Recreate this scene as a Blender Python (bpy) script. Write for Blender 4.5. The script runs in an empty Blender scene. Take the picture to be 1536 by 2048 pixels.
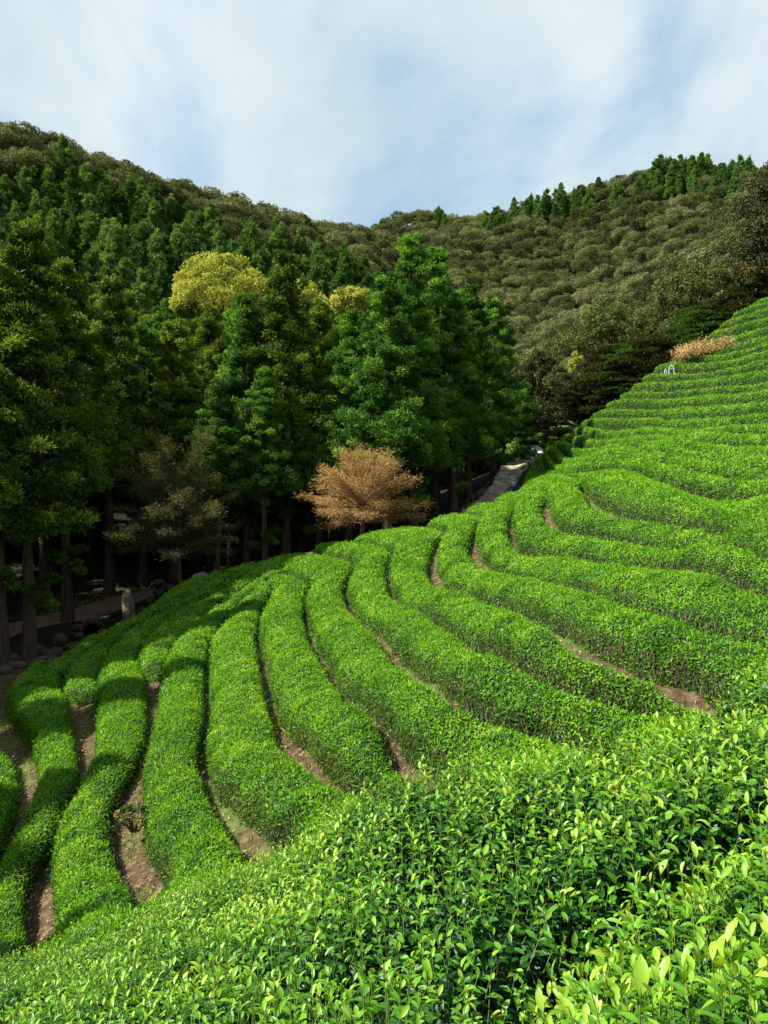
import bpy, math, random
import numpy as np
random.seed(7); RNG = np.random.default_rng(11)
SC = bpy.context.scene
COL = SC.collection
FPX = 1550.0          # focal length in pixels of the 1536x2048 photograph
HOR = 1024.0          # eye level row
S = 0.8               # metres per design unit for everything beyond the near hedge

# ------------------------------------------------------------------ camera, sky, sun
cam = bpy.data.cameras.new('camera'); cam_o = bpy.data.objects.new('camera', cam); COL.objects.link(cam_o)
cam.sensor_fit = 'VERTICAL'; cam.sensor_height = 36.0; cam.lens = 36.0*FPX/2048.0
cam.clip_start = 0.05; cam.clip_end = 3000
cam_o.location = (0, 0, 0); cam_o.rotation_euler = (math.radians(90), 0, 0)
SC.camera = cam_o
SUN_EL = math.radians(45)
SUN_AZ = math.radians(-102)      # measured from +Y towards +X
sdir = np.array([math.sin(SUN_AZ)*math.cos(SUN_EL), math.cos(SUN_AZ)*math.cos(SUN_EL), math.sin(SUN_EL)])
sl = bpy.data.lights.new('sun', 'SUN'); sl.energy = 5.0; sl.angle = math.radians(0.53); sl.color = (1.0, 0.95, 0.86)
so = bpy.data.objects.new('sun', sl); COL.objects.link(so)
from mathutils import Vector, Matrix
so.rotation_euler = Vector(sdir).to_track_quat('Z', 'Y').to_euler()
so.location = tuple(sdir*200)

W = bpy.data.worlds.new('World'); SC.world = W; W.use_nodes = True
nt = W.node_tree; nt.nodes.clear()
def N(t, tree=None, **kw):
    n = (tree or nt).nodes.new(t)
    for k, v in kw.items(): setattr(n, k, v)
    return n
wo = N('ShaderNodeOutputWorld'); bg = N('ShaderNodeBackground'); sky = N('ShaderNodeTexSky')
sky.sky_type = 'NISHITA'; sky.sun_disc = False; sky.sun_elevation = SUN_EL; sky.sun_rotation = SUN_AZ
sky.air_density = 1.2; sky.dust_density = 1.0; sky.ozone_density = 1.5
bg.inputs['Strength'].default_value = 0.08
tc = N('ShaderNodeTexCoord'); mp = N('ShaderNodeMapping'); mp.inputs['Scale'].default_value = (1.0, 1.0, 1.15)
mp.inputs['Location'].default_value = (2.1, 1.4, 0.2)
n1 = N('ShaderNodeTexNoise'); n1.inputs['Scale'].default_value = 1.9; n1.inputs['Detail'].default_value = 7; n1.inputs['Roughness'].default_value = 0.52
n1.inputs['Distortion'].default_value = 0.35
cr = N('ShaderNodeValToRGB'); cr.color_ramp.elements[0].position = 0.37; cr.color_ramp.elements[1].position = 0.60
cr.color_ramp.interpolation = 'EASE'
n2 = N('ShaderNodeTexNoise'); n2.inputs['Scale'].default_value = 4.0; n2.inputs['Detail'].default_value = 5
cr2 = N('ShaderNodeValToRGB'); cr2.color_ramp.elements[0].color = (3.2, 3.9, 4.25, 1); cr2.color_ramp.elements[1].color = (4.15, 4.7, 4.85, 1)
cr2.color_ramp.elements[0].position = 0.35; cr2.color_ramp.elements[1].position = 0.65
blue = N('ShaderNodeMix', data_type='RGBA'); blue.inputs[0].default_value = 0.75
blue.inputs[7].default_value = (1.7, 2.85, 4.0, 1)
mx = N('ShaderNodeMix', data_type='RGBA')
L = nt.links.new
L(tc.outputs['Generated'], mp.inputs['Vector']); L(mp.outputs['Vector'], n1.inputs['Vector']); L(mp.outputs['Vector'], n2.inputs['Vector'])
L(n1.outputs['Fac'], cr.inputs['Fac']); L(n2.outputs['Fac'], cr2.inputs['Fac'])
L(sky.outputs['Color'], blue.inputs[6]); L(blue.outputs[2], mx.inputs[6]); L(cr2.outputs['Color'], mx.inputs[7]); L(cr.outputs['Color'], mx.inputs[0])
L(mx.outputs[2], bg.inputs['Color']); L(bg.outputs['Background'], wo.inputs['Surface'])
SC.view_settings.view_transform = 'Standard'; SC.view_settings.look = 'None'
SC.view_settings.exposure = 1.25; SC.view_settings.gamma = 1.0
try:
    SC.cycles.max_bounces = 6; SC.cycles.diffuse_bounces = 3; SC.cycles.transmission_bounces = 4; SC.cycles.transparent_max_bounces = 4
    SC.cycles.use_adaptive_sampling = True
except Exception: pass

# ------------------------------------------------------------------ numpy helpers
def hash01(i, seed=0):
    i = (np.asarray(i, dtype=np.int64)*374761393 + seed*668265263) & 0xffffffff
    i = ((i ^ (i >> 13))*1274126177) & 0xffffffff
    return ((i ^ (i >> 16)) & 0xffff)/65535.0
def vnoise(p, seed=0):
    p = np.asarray(p, float)
    i = np.floor(p).astype(np.int64); f = p - i; f = f*f*(3-2*f)
    d = p.shape[1]; r = 0
    for c in range(2**d):
        w = 1.0; key = 0
        for k in range(d):
            b = (c >> k) & 1
            w = w*(f[:, k] if b else 1-f[:, k]); key = key*1009 + (i[:, k]+b)*(73+k*31)
        r = r + w*hash01(key, seed)
    return r
def fbm(p, o=4, seed=0):
    a = 0.5; r = 0; t = 0
    for k in range(o):
        r = r + a*vnoise(p*2**k + k*17.3, seed+k); t += a; a *= 0.5
    return r/t
def norm(v): return v/np.maximum(np.linalg.norm(v, axis=-1, keepdims=True), 1e-9)

class TPS:
    def __init__(s, X, y, lam=1e-5):
        X = np.asarray(X, float); y = np.asarray(y, float)
        s.m = X.mean(0); s.k = X.std(0).max(); X = (X-s.m)/s.k; s.X = X
        n = len(X); K = s._k(X, X) + lam*np.eye(n)*1.0
        P = np.c_[np.ones(n), X]; A = np.zeros((n+3, n+3)); A[:n, :n] = K; A[:n, n:] = P; A[n:, :n] = P.T
        s.w = np.linalg.lstsq(A, np.r_[y, 0, 0, 0], rcond=None)[0]
    def _k(s, A, B):
        r2 = ((A[:, None, :]-B[None])**2).sum(-1)
        return 0.5*r2*np.log(r2+1e-12)
    def __call__(s, X):
        X = (np.asarray(X, float)-s.m)/s.k; out = np.empty(len(X)); n = len(s.X)
        for a in range(0, len(X), 20000):
            Q = X[a:a+20000]; out[a:a+20000] = s._k(Q, s.X)@s.w[:n] + np.c_[np.ones(len(Q)), Q]@s.w[n:]
        return out

def P(u, v, Y):   # pixel + depth in metres -> point
    u, v, Y = np.asarray(u, float), np.asarray(v, float), np.asarray(Y, float)
    return np.stack([(u-768)/FPX*Y, Y, (HOR-v)/FPX*Y], -1)

def mesh_np(name, V, faces, mats, mi=None, attrs=None, smooth=False):
    """faces: list of (n,k) index arrays; mi: list of material indexes; attrs: {name: per face array}"""
    me = bpy.data.meshes.new(name)
    V = np.asarray(V, dtype=np.float32)
    me.vertices.add(len(V)); me.vertices.foreach_set('co', V.ravel())
    idx = np.concatenate([np.asarray(f, np.int32).ravel() for f in faces])
    tot = np.concatenate([np.full(len(f), f.shape[1], np.int32) for f in faces])
    start = np.concatenate([[0], np.cumsum(tot)[:-1]]).astype(np.int32)
    me.loops.add(len(idx)); me.loops.foreach_set('vertex_index', idx)
    me.polygons.add(len(tot)); me.polygons.foreach_set('loop_start', start)
    for m in mats: me.materials.append(m)
    if mi is not None:
        me.polygons.foreach_set('material_index', np.concatenate([np.full(len(f), m, np.int32) for f, m in zip(faces, mi)]))
    if attrs:
        for k, a in attrs.items():
            at = me.attributes.new(k, 'FLOAT', 'FACE'); at.data.foreach_set('value', np.asarray(a, np.float32))
    me.update(calc_edges=True)
    me.polygons.foreach_set('use_smooth', np.full(len(tot), bool(smooth)))
    me.update()
    return me
def link(name, me, parent=None, loc=None):
    o = bpy.data.objects.new(name, me); COL.objects.link(o)
    if parent is not None: o.parent = parent
    if loc is not None: o.location = loc
    return o
def tag(o, label=None, cat=None, group=None, kind=None):
    if label: o['label'] = label
    if cat: o['category'] = cat
    if group: o['group'] = group
    if kind: o['kind'] = kind
    return o
def copy_tree(o, parent=None):
    c = o.copy(); COL.objects.link(c)
    if parent is not None: c.parent = parent
    for ch in list(o.children): copy_tree(ch, c)
    return c

# ------------------------------------------------------------------ materials
def new_mat(name):
    m = bpy.data.materials.new(name); m.use_nodes = True; t = m.node_tree; t.nodes.clear(); return m, t
def ramp(t, stops):
    r = t.nodes.new('ShaderNodeValToRGB'); e = r.color_ramp.elements
    while len(e) < len(stops): e.new(0.5)
    for k, (p, c) in enumerate(stops): e[k].position = p; e[k].color = (*c, 1)
    return r
def leaf_mat(name, stops, trans=0.35, rough=0.45, spec=0.35, rnd=0.0, tint=None, tcol=(1.25, 1.1, 0.45)):
    m, t = new_mat(name); l = t.links.new
    at = N('ShaderNodeAttribute', t); at.attribute_name = 'lv'
    fac = at.outputs['Fac']
    if rnd:
        oi = N('ShaderNodeObjectInfo', t); ma = N('ShaderNodeMath', t, operation='MULTIPLY_ADD')
        ma.inputs[1].default_value = rnd; l(oi.outputs['Random'], ma.inputs[0]); l(fac, ma.inputs[2])
        sb = N('ShaderNodeMath', t, operation='SUBTRACT'); sb.inputs[1].default_value = rnd/2; l(ma.outputs[0], sb.inputs[0]); fac = sb.outputs[0]
    r = ramp(t, stops); l(fac, r.inputs['Fac'])
    p = N('ShaderNodeBsdfPrincipled', t); p.inputs['Roughness'].default_value = rough
    p.inputs['Specular IOR Level'].default_value = spec
    l(r.outputs['Color'], p.inputs['Base Color'])
    tr = N('ShaderNodeBsdfTranslucent', t); mc = N('ShaderNodeMix', t, data_type='RGBA', blend_type='MULTIPLY'); mc.inputs[0].default_value = 1
    mc.inputs[7].default_value = (*tcol, 1); l(r.outputs['Color'], mc.inputs[6]); l(mc.outputs[2], tr.inputs['Color'])
    ms = N('ShaderNodeMixShader', t); ms.inputs[0].default_value = trans
    l(p.outputs[0], ms.inputs[1]); l(tr.outputs[0], ms.inputs[2])
    o = N('ShaderNodeOutputMaterial', t); l(ms.outputs[0], o.inputs['Surface'])
    return m
def noise_mat(name, stops, scale=3.0, detail=6, rough=0.9, bump=0.3, coord='Object', stretch=(1, 1, 1), spec=0.2, bscale=None):
    m, t = new_mat(name); l = t.links.new
    tcn = N('ShaderNodeTexCoord', t); mpn = N('ShaderNodeMapping', t); mpn.inputs['Scale'].default_value = stretch
    nn = N('ShaderNodeTexNoise', t); nn.inputs['Scale'].default_value = scale; nn.inputs['Detail'].default_value = detail; nn.inputs['Roughness'].default_value = 0.6
    l(tcn.outputs[coord], mpn.inputs['Vector']); l(mpn.outputs['Vector'], nn.inputs['Vector'])
    r = ramp(t, stops); l(nn.outputs['Fac'], r.inputs['Fac'])
    p = N('ShaderNodeBsdfPrincipled', t); p.inputs['Roughness'].default_value = rough; p.inputs['Specular IOR Level'].default_value = spec
    l(r.outputs['Color'], p.inputs['Base Color'])
    n2 = N('ShaderNodeTexNoise', t); n2.inputs['Scale'].default_value = bscale or scale*4; n2.inputs['Detail'].default_value = 5
    l(mpn.outputs['Vector'], n2.inputs['Vector'])
    b = N('ShaderNodeBump', t); b.inputs['Strength'].default_value = bump; b.inputs['Distance'].default_value = 0.12
    l(n2.outputs['Fac'], b.inputs['Height']); l(b.outputs[0], p.inputs['Normal'])
    o = N('ShaderNodeOutputMaterial', t); l(p.outputs[0], o.inputs['Surface'])
    return m
M = {}
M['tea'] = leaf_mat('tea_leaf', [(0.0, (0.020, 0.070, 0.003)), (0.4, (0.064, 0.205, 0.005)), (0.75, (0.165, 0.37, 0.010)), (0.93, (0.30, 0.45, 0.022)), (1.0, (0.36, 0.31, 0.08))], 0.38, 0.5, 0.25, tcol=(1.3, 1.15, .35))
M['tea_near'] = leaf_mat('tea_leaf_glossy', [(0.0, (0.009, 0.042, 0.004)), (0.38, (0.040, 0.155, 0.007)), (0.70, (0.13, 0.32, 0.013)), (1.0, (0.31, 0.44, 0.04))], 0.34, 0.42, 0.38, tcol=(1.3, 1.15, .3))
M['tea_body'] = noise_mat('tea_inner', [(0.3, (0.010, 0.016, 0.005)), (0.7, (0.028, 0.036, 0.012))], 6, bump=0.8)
M['twig'] = noise_mat('tea_twig', [(0.3, (0.07, 0.045, 0.025)), (0.7, (0.20, 0.14, 0.08))], 9)
M['stem'] = noise_mat('tea_stem', [(0.3, (0.09, 0.14, 0.03)), (0.7, (0.16, 0.22, 0.04))], 9)
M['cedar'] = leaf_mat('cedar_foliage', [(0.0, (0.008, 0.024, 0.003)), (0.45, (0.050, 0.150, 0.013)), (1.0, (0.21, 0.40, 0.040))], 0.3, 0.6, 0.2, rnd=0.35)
M['cedar_warm'] = leaf_mat('cedar_foliage_warm', [(0.0, (0.014, 0.034, 0.004)), (0.45, (0.070, 0.142, 0.010)), (1.0, (0.27, 0.38, 0.030))], 0.3, 0.6, 0.2, rnd=0.3)
M['conifer'] = leaf_mat('hill_conifer_foliage', [(0.0, (0.012, 0.036, 0.006)), (0.5, (0.050, 0.125, 0.016)), (1.0, (0.15, 0.28, 0.04))], 0.3, 0.6, 0.2, rnd=0.6)
M['olive'] = leaf_mat('olive_foliage', [(0.0, (0.026, 0.034, 0.010)), (0.5, (0.102, 0.124, 0.038)), (1.0, (0.225, 0.24, 0.088))], 0.2, 0.65, 0.15, rnd=0.95, tcol=(1.1, 1.0, .6))
M['dkgreen'] = leaf_mat('dark_maple_foliage', [(0.0, (0.018, 0.026, 0.010)), (0.5, (0.05, 0.062, 0.020)), (1.0, (0.10, 0.11, 0.036))], 0.2, 0.6, 0.2, rnd=0.3)
M['maple_green'] = leaf_mat('green_maple_foliage', [(0.0, (0.015, 0.045, 0.008)), (0.5, (0.04, 0.11, 0.014)), (1.0, (0.10, 0.20, 0.02))], 0.3, 0.6, 0.2)
M['oak'] = leaf_mat('oak_foliage', [(0.0, (0.03, 0.045, 0.010)), (0.5, (0.08, 0.11, 0.022)), (1.0, (0.16, 0.18, 0.04))], 0.25, 0.6, 0.2, rnd=0.3)
M['yellow'] = leaf_mat('yellow_foliage', [(0.0, (0.10, 0.15, 0.02)), (0.5, (0.38, 0.41, 0.06)), (1.0, (0.66, 0.64, 0.16))], 0.3, 0.6, 0.2)
M['red'] = leaf_mat('reddish_foliage', [(0.0, (0.07, 0.05, 0.015)), (0.5, (0.20, 0.11, 0.04)), (1.0, (0.34, 0.18, 0.07))], 0.3, 0.6, 0.2)
M['dry'] = leaf_mat('dry_foliage', [(0.0, (0.18, 0.105, 0.045)), (0.5, (0.43, 0.30, 0.12)), (0.9, (0.64, 0.46, 0.23)), (1.0, (0.42, 0.42, 0.10))], 0.25, 0.7, 0.15, tcol=(1.1, 0.9, .5))
M['dry_dark'] = leaf_mat('dusky_foliage', [(0.0, (0.07, 0.085, 0.03)), (0.5, (0.14, 0.15, 0.06)), (0.9, (0.23, 0.20, 0.09)), (1.0, (0.22, 0.27, 0.08))], 0.25, 0.7, 0.15, tcol=(1.1, 0.9, .5))
M['shrub'] = leaf_mat('shrub_leaf', [(0.0, (0.03, 0.10, 0.015)), (0.5, (0.12, 0.32, 0.05)), (1.0, (0.38, 0.52, 0.12))], 0.3, 0.5, 0.3)
M['grass'] = leaf_mat('grass_blade', [(0.0, (0.03, 0.06, 0.012)), (0.5, (0.10, 0.16, 0.03)), (0.8, (0.30, 0.26, 0.09)), (1.0, (0.42, 0.33, 0.15))], 0.3, 0.7, 0.15)
M['bark'] = noise_mat('cedar_bark', [(0.3, (0.045, 0.030, 0.018)), (0.7, (0.17, 0.115, 0.075))], 3, stretch=(5, 5, 0.5), bump=0.9)
M['bark_tan'] = noise_mat('tan_bark', [(0.3, (0.16, 0.09, 0.045)), (0.7, (0.30, 0.18, 0.09))], 4, stretch=(4, 4, 0.7), bump=0.6)
M['rock'] = noise_mat('rock', [(0.25, (0.05, 0.036, 0.024)), (0.6, (0.13, 0.095, 0.062)), (0.8, (0.22, 0.17, 0.12))], 1.6, bump=0.9)
M['stele'] = noise_mat('standing_stone', [(0.3, (0.05, 0.036, 0.022)), (0.5, (0.12, 0.09, 0.055)), (0.66, (0.24, 0.19, 0.125))], 2.5, bump=1.0)
M['pale'] = noise_mat('pale_stone', [(0.3, (0.5, 0.48, 0.44)), (0.7, (0.68, 0.66, 0.62))], 3, bump=0.5)
M['dirt'] = noise_mat('dirt_path', [(0.3, (0.15, 0.095, 0.055)), (0.7, (0.26, 0.17, 0.105))], 0.8, bump=0.6)
M['paving'] = noise_mat('paving_stone', [(0.3, (0.11, 0.085, 0.055)), (0.5, (0.25, 0.205, 0.14)), (0.70, (0.52, 0.45, 0.34))], 1.6, bump=0.6)
M['joint'] = noise_mat('mortar', [(0.3, (0.05, 0.045, 0.035)), (0.7, (0.11, 0.10, 0.08))], 4)
M['concrete'] = noise_mat('concrete_sun_tone', [(0.3, (0.72, 0.72, 0.69)), (0.7, (0.84, 0.84, 0.81))], 2)  # raised tone paints in sunlight that the cedars keep off the slab
M['steel'] = noise_mat('white_steel', [(0.3, (0.60, 0.62, 0.64)), (0.7, (0.74, 0.76, 0.78))], 2, rough=0.35, spec=0.5, bump=0.05)
M['wood'] = noise_mat('weathered_wood', [(0.3, (0.05, 0.038, 0.028)), (0.7, (0.12, 0.09, 0.065))], 3, stretch=(1, 6, 6))
def ground_mat():
    m, t = new_mat('soil_and_grass'); l = t.links.new
    tcn = N('ShaderNodeTexCoord', t)
    a = N('ShaderNodeTexNoise', t); a.inputs['Scale'].default_value = 0.45; a.inputs['Detail'].default_value = 6
    b = N('ShaderNodeTexNoise', t); b.inputs['Scale'].default_value = 5.0; b.inputs['Detail'].default_value = 8; b.inputs['Roughness'].default_value = 0.7
    for n in (a, b): l(tcn.outputs['Object'], n.inputs['Vector'])
    soil = ramp(t, [(0.3, (0.030, 0.019, 0.011)), (0.5, (0.075, 0.052, 0.028)), (0.7, (0.20, 0.15, 0.085))])
    gr = ramp(t, [(0.3, (0.03, 0.055, 0.012)), (0.7, (0.12, 0.15, 0.04))])
    l(b.outputs['Fac'], soil.inputs['Fac']); l(b.outputs['Fac'], gr.inputs['Fac'])
    k = ramp(t, [(0.50, (0, 0, 0)), (0.60, (1, 1, 1))]); l(a.outputs['Fac'], k.inputs['Fac'])
    mm = N('ShaderNodeMix', t, data_type='RGBA'); l(k.outputs['Color'], mm.inputs[0]); l(soil.outputs['Color'], mm.inputs[6]); l(gr.outputs['Color'], mm.inputs[7])
    p = N('ShaderNodeBsdfPrincipled', t); p.inputs['Roughness'].default_value = 0.95; p.inputs['Specular IOR Level'].default_value = 0.1
    l(mm.outputs[2], p.inputs['Base Color'])
    bu = N('ShaderNodeBump', t); bu.inputs['Distance'].default_value = 0.06; bu.inputs['Strength'].default_value = 0.9; l(b.outputs['Fac'], bu.inputs['Height']); l(bu.outputs[0], p.inputs['Normal'])
    o = N('ShaderNodeOutputMaterial', t); l(p.outputs[0], o.inputs['Surface'])
    return m
M['ground'] = ground_mat()
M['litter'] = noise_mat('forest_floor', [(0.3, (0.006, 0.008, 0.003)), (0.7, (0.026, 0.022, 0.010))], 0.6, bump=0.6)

# ------------------------------------------------------------------ tea field surface: inverse depth over the picture, world scale
FC = [(-150,1960,14.5),(60,1890,14),(310,1790,13.5),(520,1705,13),(780,1600,12.5),(850,1550,12.5),(1100,1495,12),(1310,1440,12),(1400,1405,12),(1536,1310,13),(1700,1260,13),
(-200,1650,22),(20,1620,21),(-100,1420,34),(15,1420,32),(165,1400,30),(305,1400,26.5),(410,1400,24),(545,1425,20.5),(700,1400,18),(900,1400,14.5),(1150,1340,14),(1330,1310,14),
(180,1550,20.5),(280,1600,18),(415,1570,17),(615,1515,15.5),(415,1300,31),(512,1250,33),(615,1250,30),(725,1245,27),(868,1235,23),(1043,1225,20),(1268,1225,17),(1536,1190,16),
(60,1345,38),(130,1330,40),(215,1275,44),(330,1205,48),(400,1160,50),(500,1138,50),(600,1112,49),(730,1085,47),(900,1050,46),(1000,1018,46),(1060,992,48),
(450,1190,43),(530,1200,39),(605,1195,37),(695,1150,38),(773,1125,38),(870,1085,39),(948,1055,39),(1018,1025,39),(1088,1000,40),(1168,965,41),
(1268,1025,30),(1536,1068,19.5),(1400,1110,22),(1536,1125,17.5),(1700,1100,16),(1536,995,24),(1536,950,30),(1243,940,44),(1373,890,46),(1393,988,29.5),(1300,1130,22),(1150,1110,27),(1000,1130,30),
(1055,975,62),(1080,930,72),(1115,890,78),(1180,845,78),(1240,800,77),(1310,745,76),(1420,665,76),(1536,600,76),(1620,550,76),
(1536,905,37),(1536,830,50),(1536,775,56),(1536,720,62),(1536,660,69),(1650,830,44),(1650,720,54),(1650,640,62),(1300,870,59),(1300,903,51),(1200,920,54),(1400,830,58),(1400,760,67),(1700,950,27)]
FC = np.array(FC, float)
FS = TPS(FC[:, :2]/1000, 1.0/(FC[:, 2]*S), lam=2e-5)
def field(u, v):
    u = np.atleast_1d(np.asarray(u, float)); v = np.atleast_1d(np.asarray(v, float))
    return P(u, v, 1.0/np.maximum(FS(np.c_[u, v]/1000), 1/90.))

# ------------------------------------------------------------------ world ground heights
G0 = [field(a[0], a[1])[0] - np.array([0, 0, .32]) for a in FC]
def dz(u, v, Y, d=0.0):
    p = P(u, v, Y*S); p[2] -= d; return p
PATH_L = [(-120,1320,50),(10,1268,54),(110,1240,56),(220,1212,59),(330,1185,62)]
PATH_R = [(850,1068,60),(925,1035,63),(955,1010,67),(985,985,72),(1020,955,78),(1050,930,86),(1078,912,94)]
PR = [(925,1032,1003,1012,62),(958,1006,1014,992,67),(983,978,1034,966,72),(996,955,1052,940,78),(1003,940,1066,926,84),(1034,925,1076,918,90),(1058,917,1090,909,97)]
more = [dz(*a) for a in PATH_L] + [dz(a, b, e, .05) for a, b, c, d, e in PR] + [dz(c, d, e, .05) for a, b, c, d, e in PR]
more += [dz(60,1335,42), dz(130,1262,52), dz(200,1330,47), dz(280,1262,54), dz(355,1172,56), dz(450,1165,57), dz(600,1128,60), dz(740,1098,58), dz(1110,895,100)]
# forest floor behind the path
more += [(-45,45,-7.5),(-35,30,-7.8),(-30,18,-7.8),(-45,25,-8),(-60,40,-7),(-40,60,-4),(-22,60,-4.0),(-6,60,-3.4),(6,66,-1.0),(14,80,5),(-60,70,0),(-28,80,4),(-8,82,4),(-22,36,-7.6)]
# camera side of the slope
more += [(0,0,-1.62),(-5,0,-3.6),(5,0,0.4),(-10,2,-6.0),(-20,4,-8),(10,0,2.6),(20,0,8),(0,-14,-1),(-22,-12,-8),(20,-14,8),(14,10,3.5),(14,17,3.0),(25,20,9),(40,30,19),(45,50,23),(52,70,28),(-4,6,-4.6),(-2,6.5,-3.9),(2,6,-2.6),(4,6,-1.9)]
HC = [(0,240,170),(-300,200,140),(200,300,185),(450,370,210),(640,440,270),(740,440,380),(850,440,400),(950,405,330),(1100,380,300),(1200,350,280),(1330,315,260),(1536,320,230),(1800,330,200),
(-250,450,95),(0,450,115),(200,450,130),(400,500,140),(600,520,170),(750,520,210),(0,600,95),(300,600,110),(550,620,125),(850,600,200),(900,700,150),
(1000,600,220),(1100,500,260),(1300,450,230),(1536,450,170),(1100,700,160),(1050,790,125),(1200,620,150),(1400,500,160),(1536,520,115),(1300,620,120),(1230,700,108),(1400,600,98),(1160,800,110)]
hill = [dz(a, b, c, (8 if i < 2 else 9 if i < 3 else 8 if i < 4 else 11 if i < 8 else 8) if i < 13 else 6) for i, (a, b, c) in enumerate(HC)]
ridge = [(dz(a, b, c*1.35) * np.array([1, 1, 0]) + np.array([0, 0, dz(a, b, c)[2]-32])) for a, b, c in HC[:13]]
GP = np.array([list(p) for p in (G0+more+hill+ridge)])
GT = TPS(GP[:, :2], GP[:, 2], lam=3e-6)
GX = np.arange(-72, 72.01, 0.5); GY = np.arange(-14, 112.01, 0.5)
_gx, _gy = np.meshgrid(GX, GY); GZ = GT(np.c_[_gx.ravel(), _gy.ravel()]).reshape(_gx.shape)
def gnd(x, y):
    x = np.atleast_1d(np.asarray(x, float)); y = np.atleast_1d(np.asarray(y, float))
    ins = (x > GX[0]) & (x < GX[-1]-.01) & (y > GY[0]) & (y < GY[-1]-.01)
    z = np.empty(len(x))
    if (~ins).any(): z[~ins] = GT(np.c_[x[~ins], y[~ins]])
    a = (x[ins]-GX[0])/.5; b = (y[ins]-GY[0])/.5; i = a.astype(int); j = b.astype(int); fa = a-i; fb = b-j
    z[ins] = GZ[j, i]*(1-fa)*(1-fb)+GZ[j, i+1]*fa*(1-fb)+GZ[j+1, i]*(1-fa)*fb+GZ[j+1, i+1]*fa*fb
    return z
def grid_faces(nu, nv):
    i = np.arange(nu-1)[:, None]*nv + np.arange(nv-1)[None]
    i = i.ravel(); return np.c_[i, i+nv, i+nv+1, i+1]
def sheet(name, xs, ys, mats, mfun=None):
    X, Y = np.meshgrid(xs, ys, indexing='ij'); x = X.ravel(); y = Y.ravel()
    z = gnd(x, y); f = grid_faces(len(xs), len(ys))
    me = mesh_np(name, np.c_[x, y, z], [f], mats, smooth=True)
    if mfun is not None:
        cx = x[f].mean(1); cy = y[f].mean(1)
        me.polygons.foreach_set('material_index', mfun(cx, cy).astype(np.int32))
    return tag(link(name, me), kind='structure')
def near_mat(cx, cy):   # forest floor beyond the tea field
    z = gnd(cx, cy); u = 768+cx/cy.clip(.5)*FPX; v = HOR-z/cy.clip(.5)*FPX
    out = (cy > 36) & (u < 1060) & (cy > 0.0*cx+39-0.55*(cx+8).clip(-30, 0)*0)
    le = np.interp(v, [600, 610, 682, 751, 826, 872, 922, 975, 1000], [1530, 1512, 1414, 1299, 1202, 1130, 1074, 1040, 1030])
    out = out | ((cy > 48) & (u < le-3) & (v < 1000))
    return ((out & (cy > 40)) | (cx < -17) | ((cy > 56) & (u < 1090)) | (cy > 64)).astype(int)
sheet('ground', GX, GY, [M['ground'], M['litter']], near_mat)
def ext(a, b, s0, g):
    r = [a]; d = s0
    while (b-r[-1])*np.sign(b-a) > 0: r.append(r[-1]+d*np.sign(b-a)); d *= g
    return np.array(r)
xw = ext(72, 420, 5, 1.06); xs_hill = np.unique(np.r_[-xw, GX, xw])
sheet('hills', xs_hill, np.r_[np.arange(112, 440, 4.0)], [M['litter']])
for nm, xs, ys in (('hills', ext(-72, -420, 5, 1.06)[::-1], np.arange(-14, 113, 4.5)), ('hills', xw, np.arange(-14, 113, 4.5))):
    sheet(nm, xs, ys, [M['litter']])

# ------------------------------------------------------------------ leaf card generator
def kites(c, t, n, ln, wd, fold=0.25):
    """rhombic leaves: centre base c, axis t, face normal n"""
    s = norm(np.cross(t, n)); n = np.cross(s, t)
    ln = np.asarray(ln)[:, None]; wd = np.asarray(wd)[:, None]
    a = c; b = c + t*ln*.45 + s*wd*.5 + n*wd*fold; d = c + t*ln; e = c + t*ln*.45 - s*wd*.5 + n*wd*fold
    V = np.stack([a, b, d, e], 1).reshape(-1, 3)
    F = np.arange(len(c)*4).reshape(-1, 4)
    return V, F
def tri_sample(V, F, dens, rng):
    """area weighted samples on quads; dens per face (per m2)"""
    A, B, C_, D = V[F[:, 0]], V[F[:, 1]], V[F[:, 2]], V[F[:, 3]]
    nrm = np.cross(C_-A, D-B); area = .5*np.linalg.norm(nrm, axis=1); nrm = norm(nrm)
    ex = area*dens; k = np.floor(ex + rng.random(len(ex))).astype(int)
    fi = np.repeat(np.arange(len(F)), k); a = rng.random((len(fi), 1)); b = rng.random((len(fi), 1))
    p = (A[fi]*(1-a)+B[fi]*a)*(1-b) + (D[fi]*(1-a)+C_[fi]*a)*b
    return p, nrm[fi], fi

# ------------------------------------------------------------------ tea rows
def resample(pts, n):
    pts = np.asarray(pts, float); d = np.r_[0, np.cumsum(np.linalg.norm(np.diff(pts[:, :2], axis=0), axis=1))]
    q = np.linspace(0, d[-1], n); return np.stack([np.interp(q, d, pts[:, k]) for k in range(pts.shape[1])], 1)
def smooth(pts, it=2):
    p = pts.copy()
    for _ in range(it): p[1:-1] = .25*p[:-2]+.5*p[1:-1]+.25*p[2:]
    return p
def follow(p, d, length, step=.7):
    """walk along the contour of the ground from p, starting in direction d"""
    out = []; p = np.array(p, float); d = np.array(d, float); d /= np.linalg.norm(d)
    for _ in range(int(length/step)):
        h = .8; gx = (gnd(p[0]+h, p[1])-gnd(p[0]-h, p[1]))[0]; gy = (gnd(p[0], p[1]+h)-gnd(p[0], p[1]-h))[0]
        c = np.array([-gy, gx]); c /= max(np.linalg.norm(c), 1e-6)
        if c@d < 0: c = -c
        d = d*.55 + c*.45; d /= np.linalg.norm(d); p = p + d*step; out.append(p.copy())
    return np.array(out).reshape(-1, 2)
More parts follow.
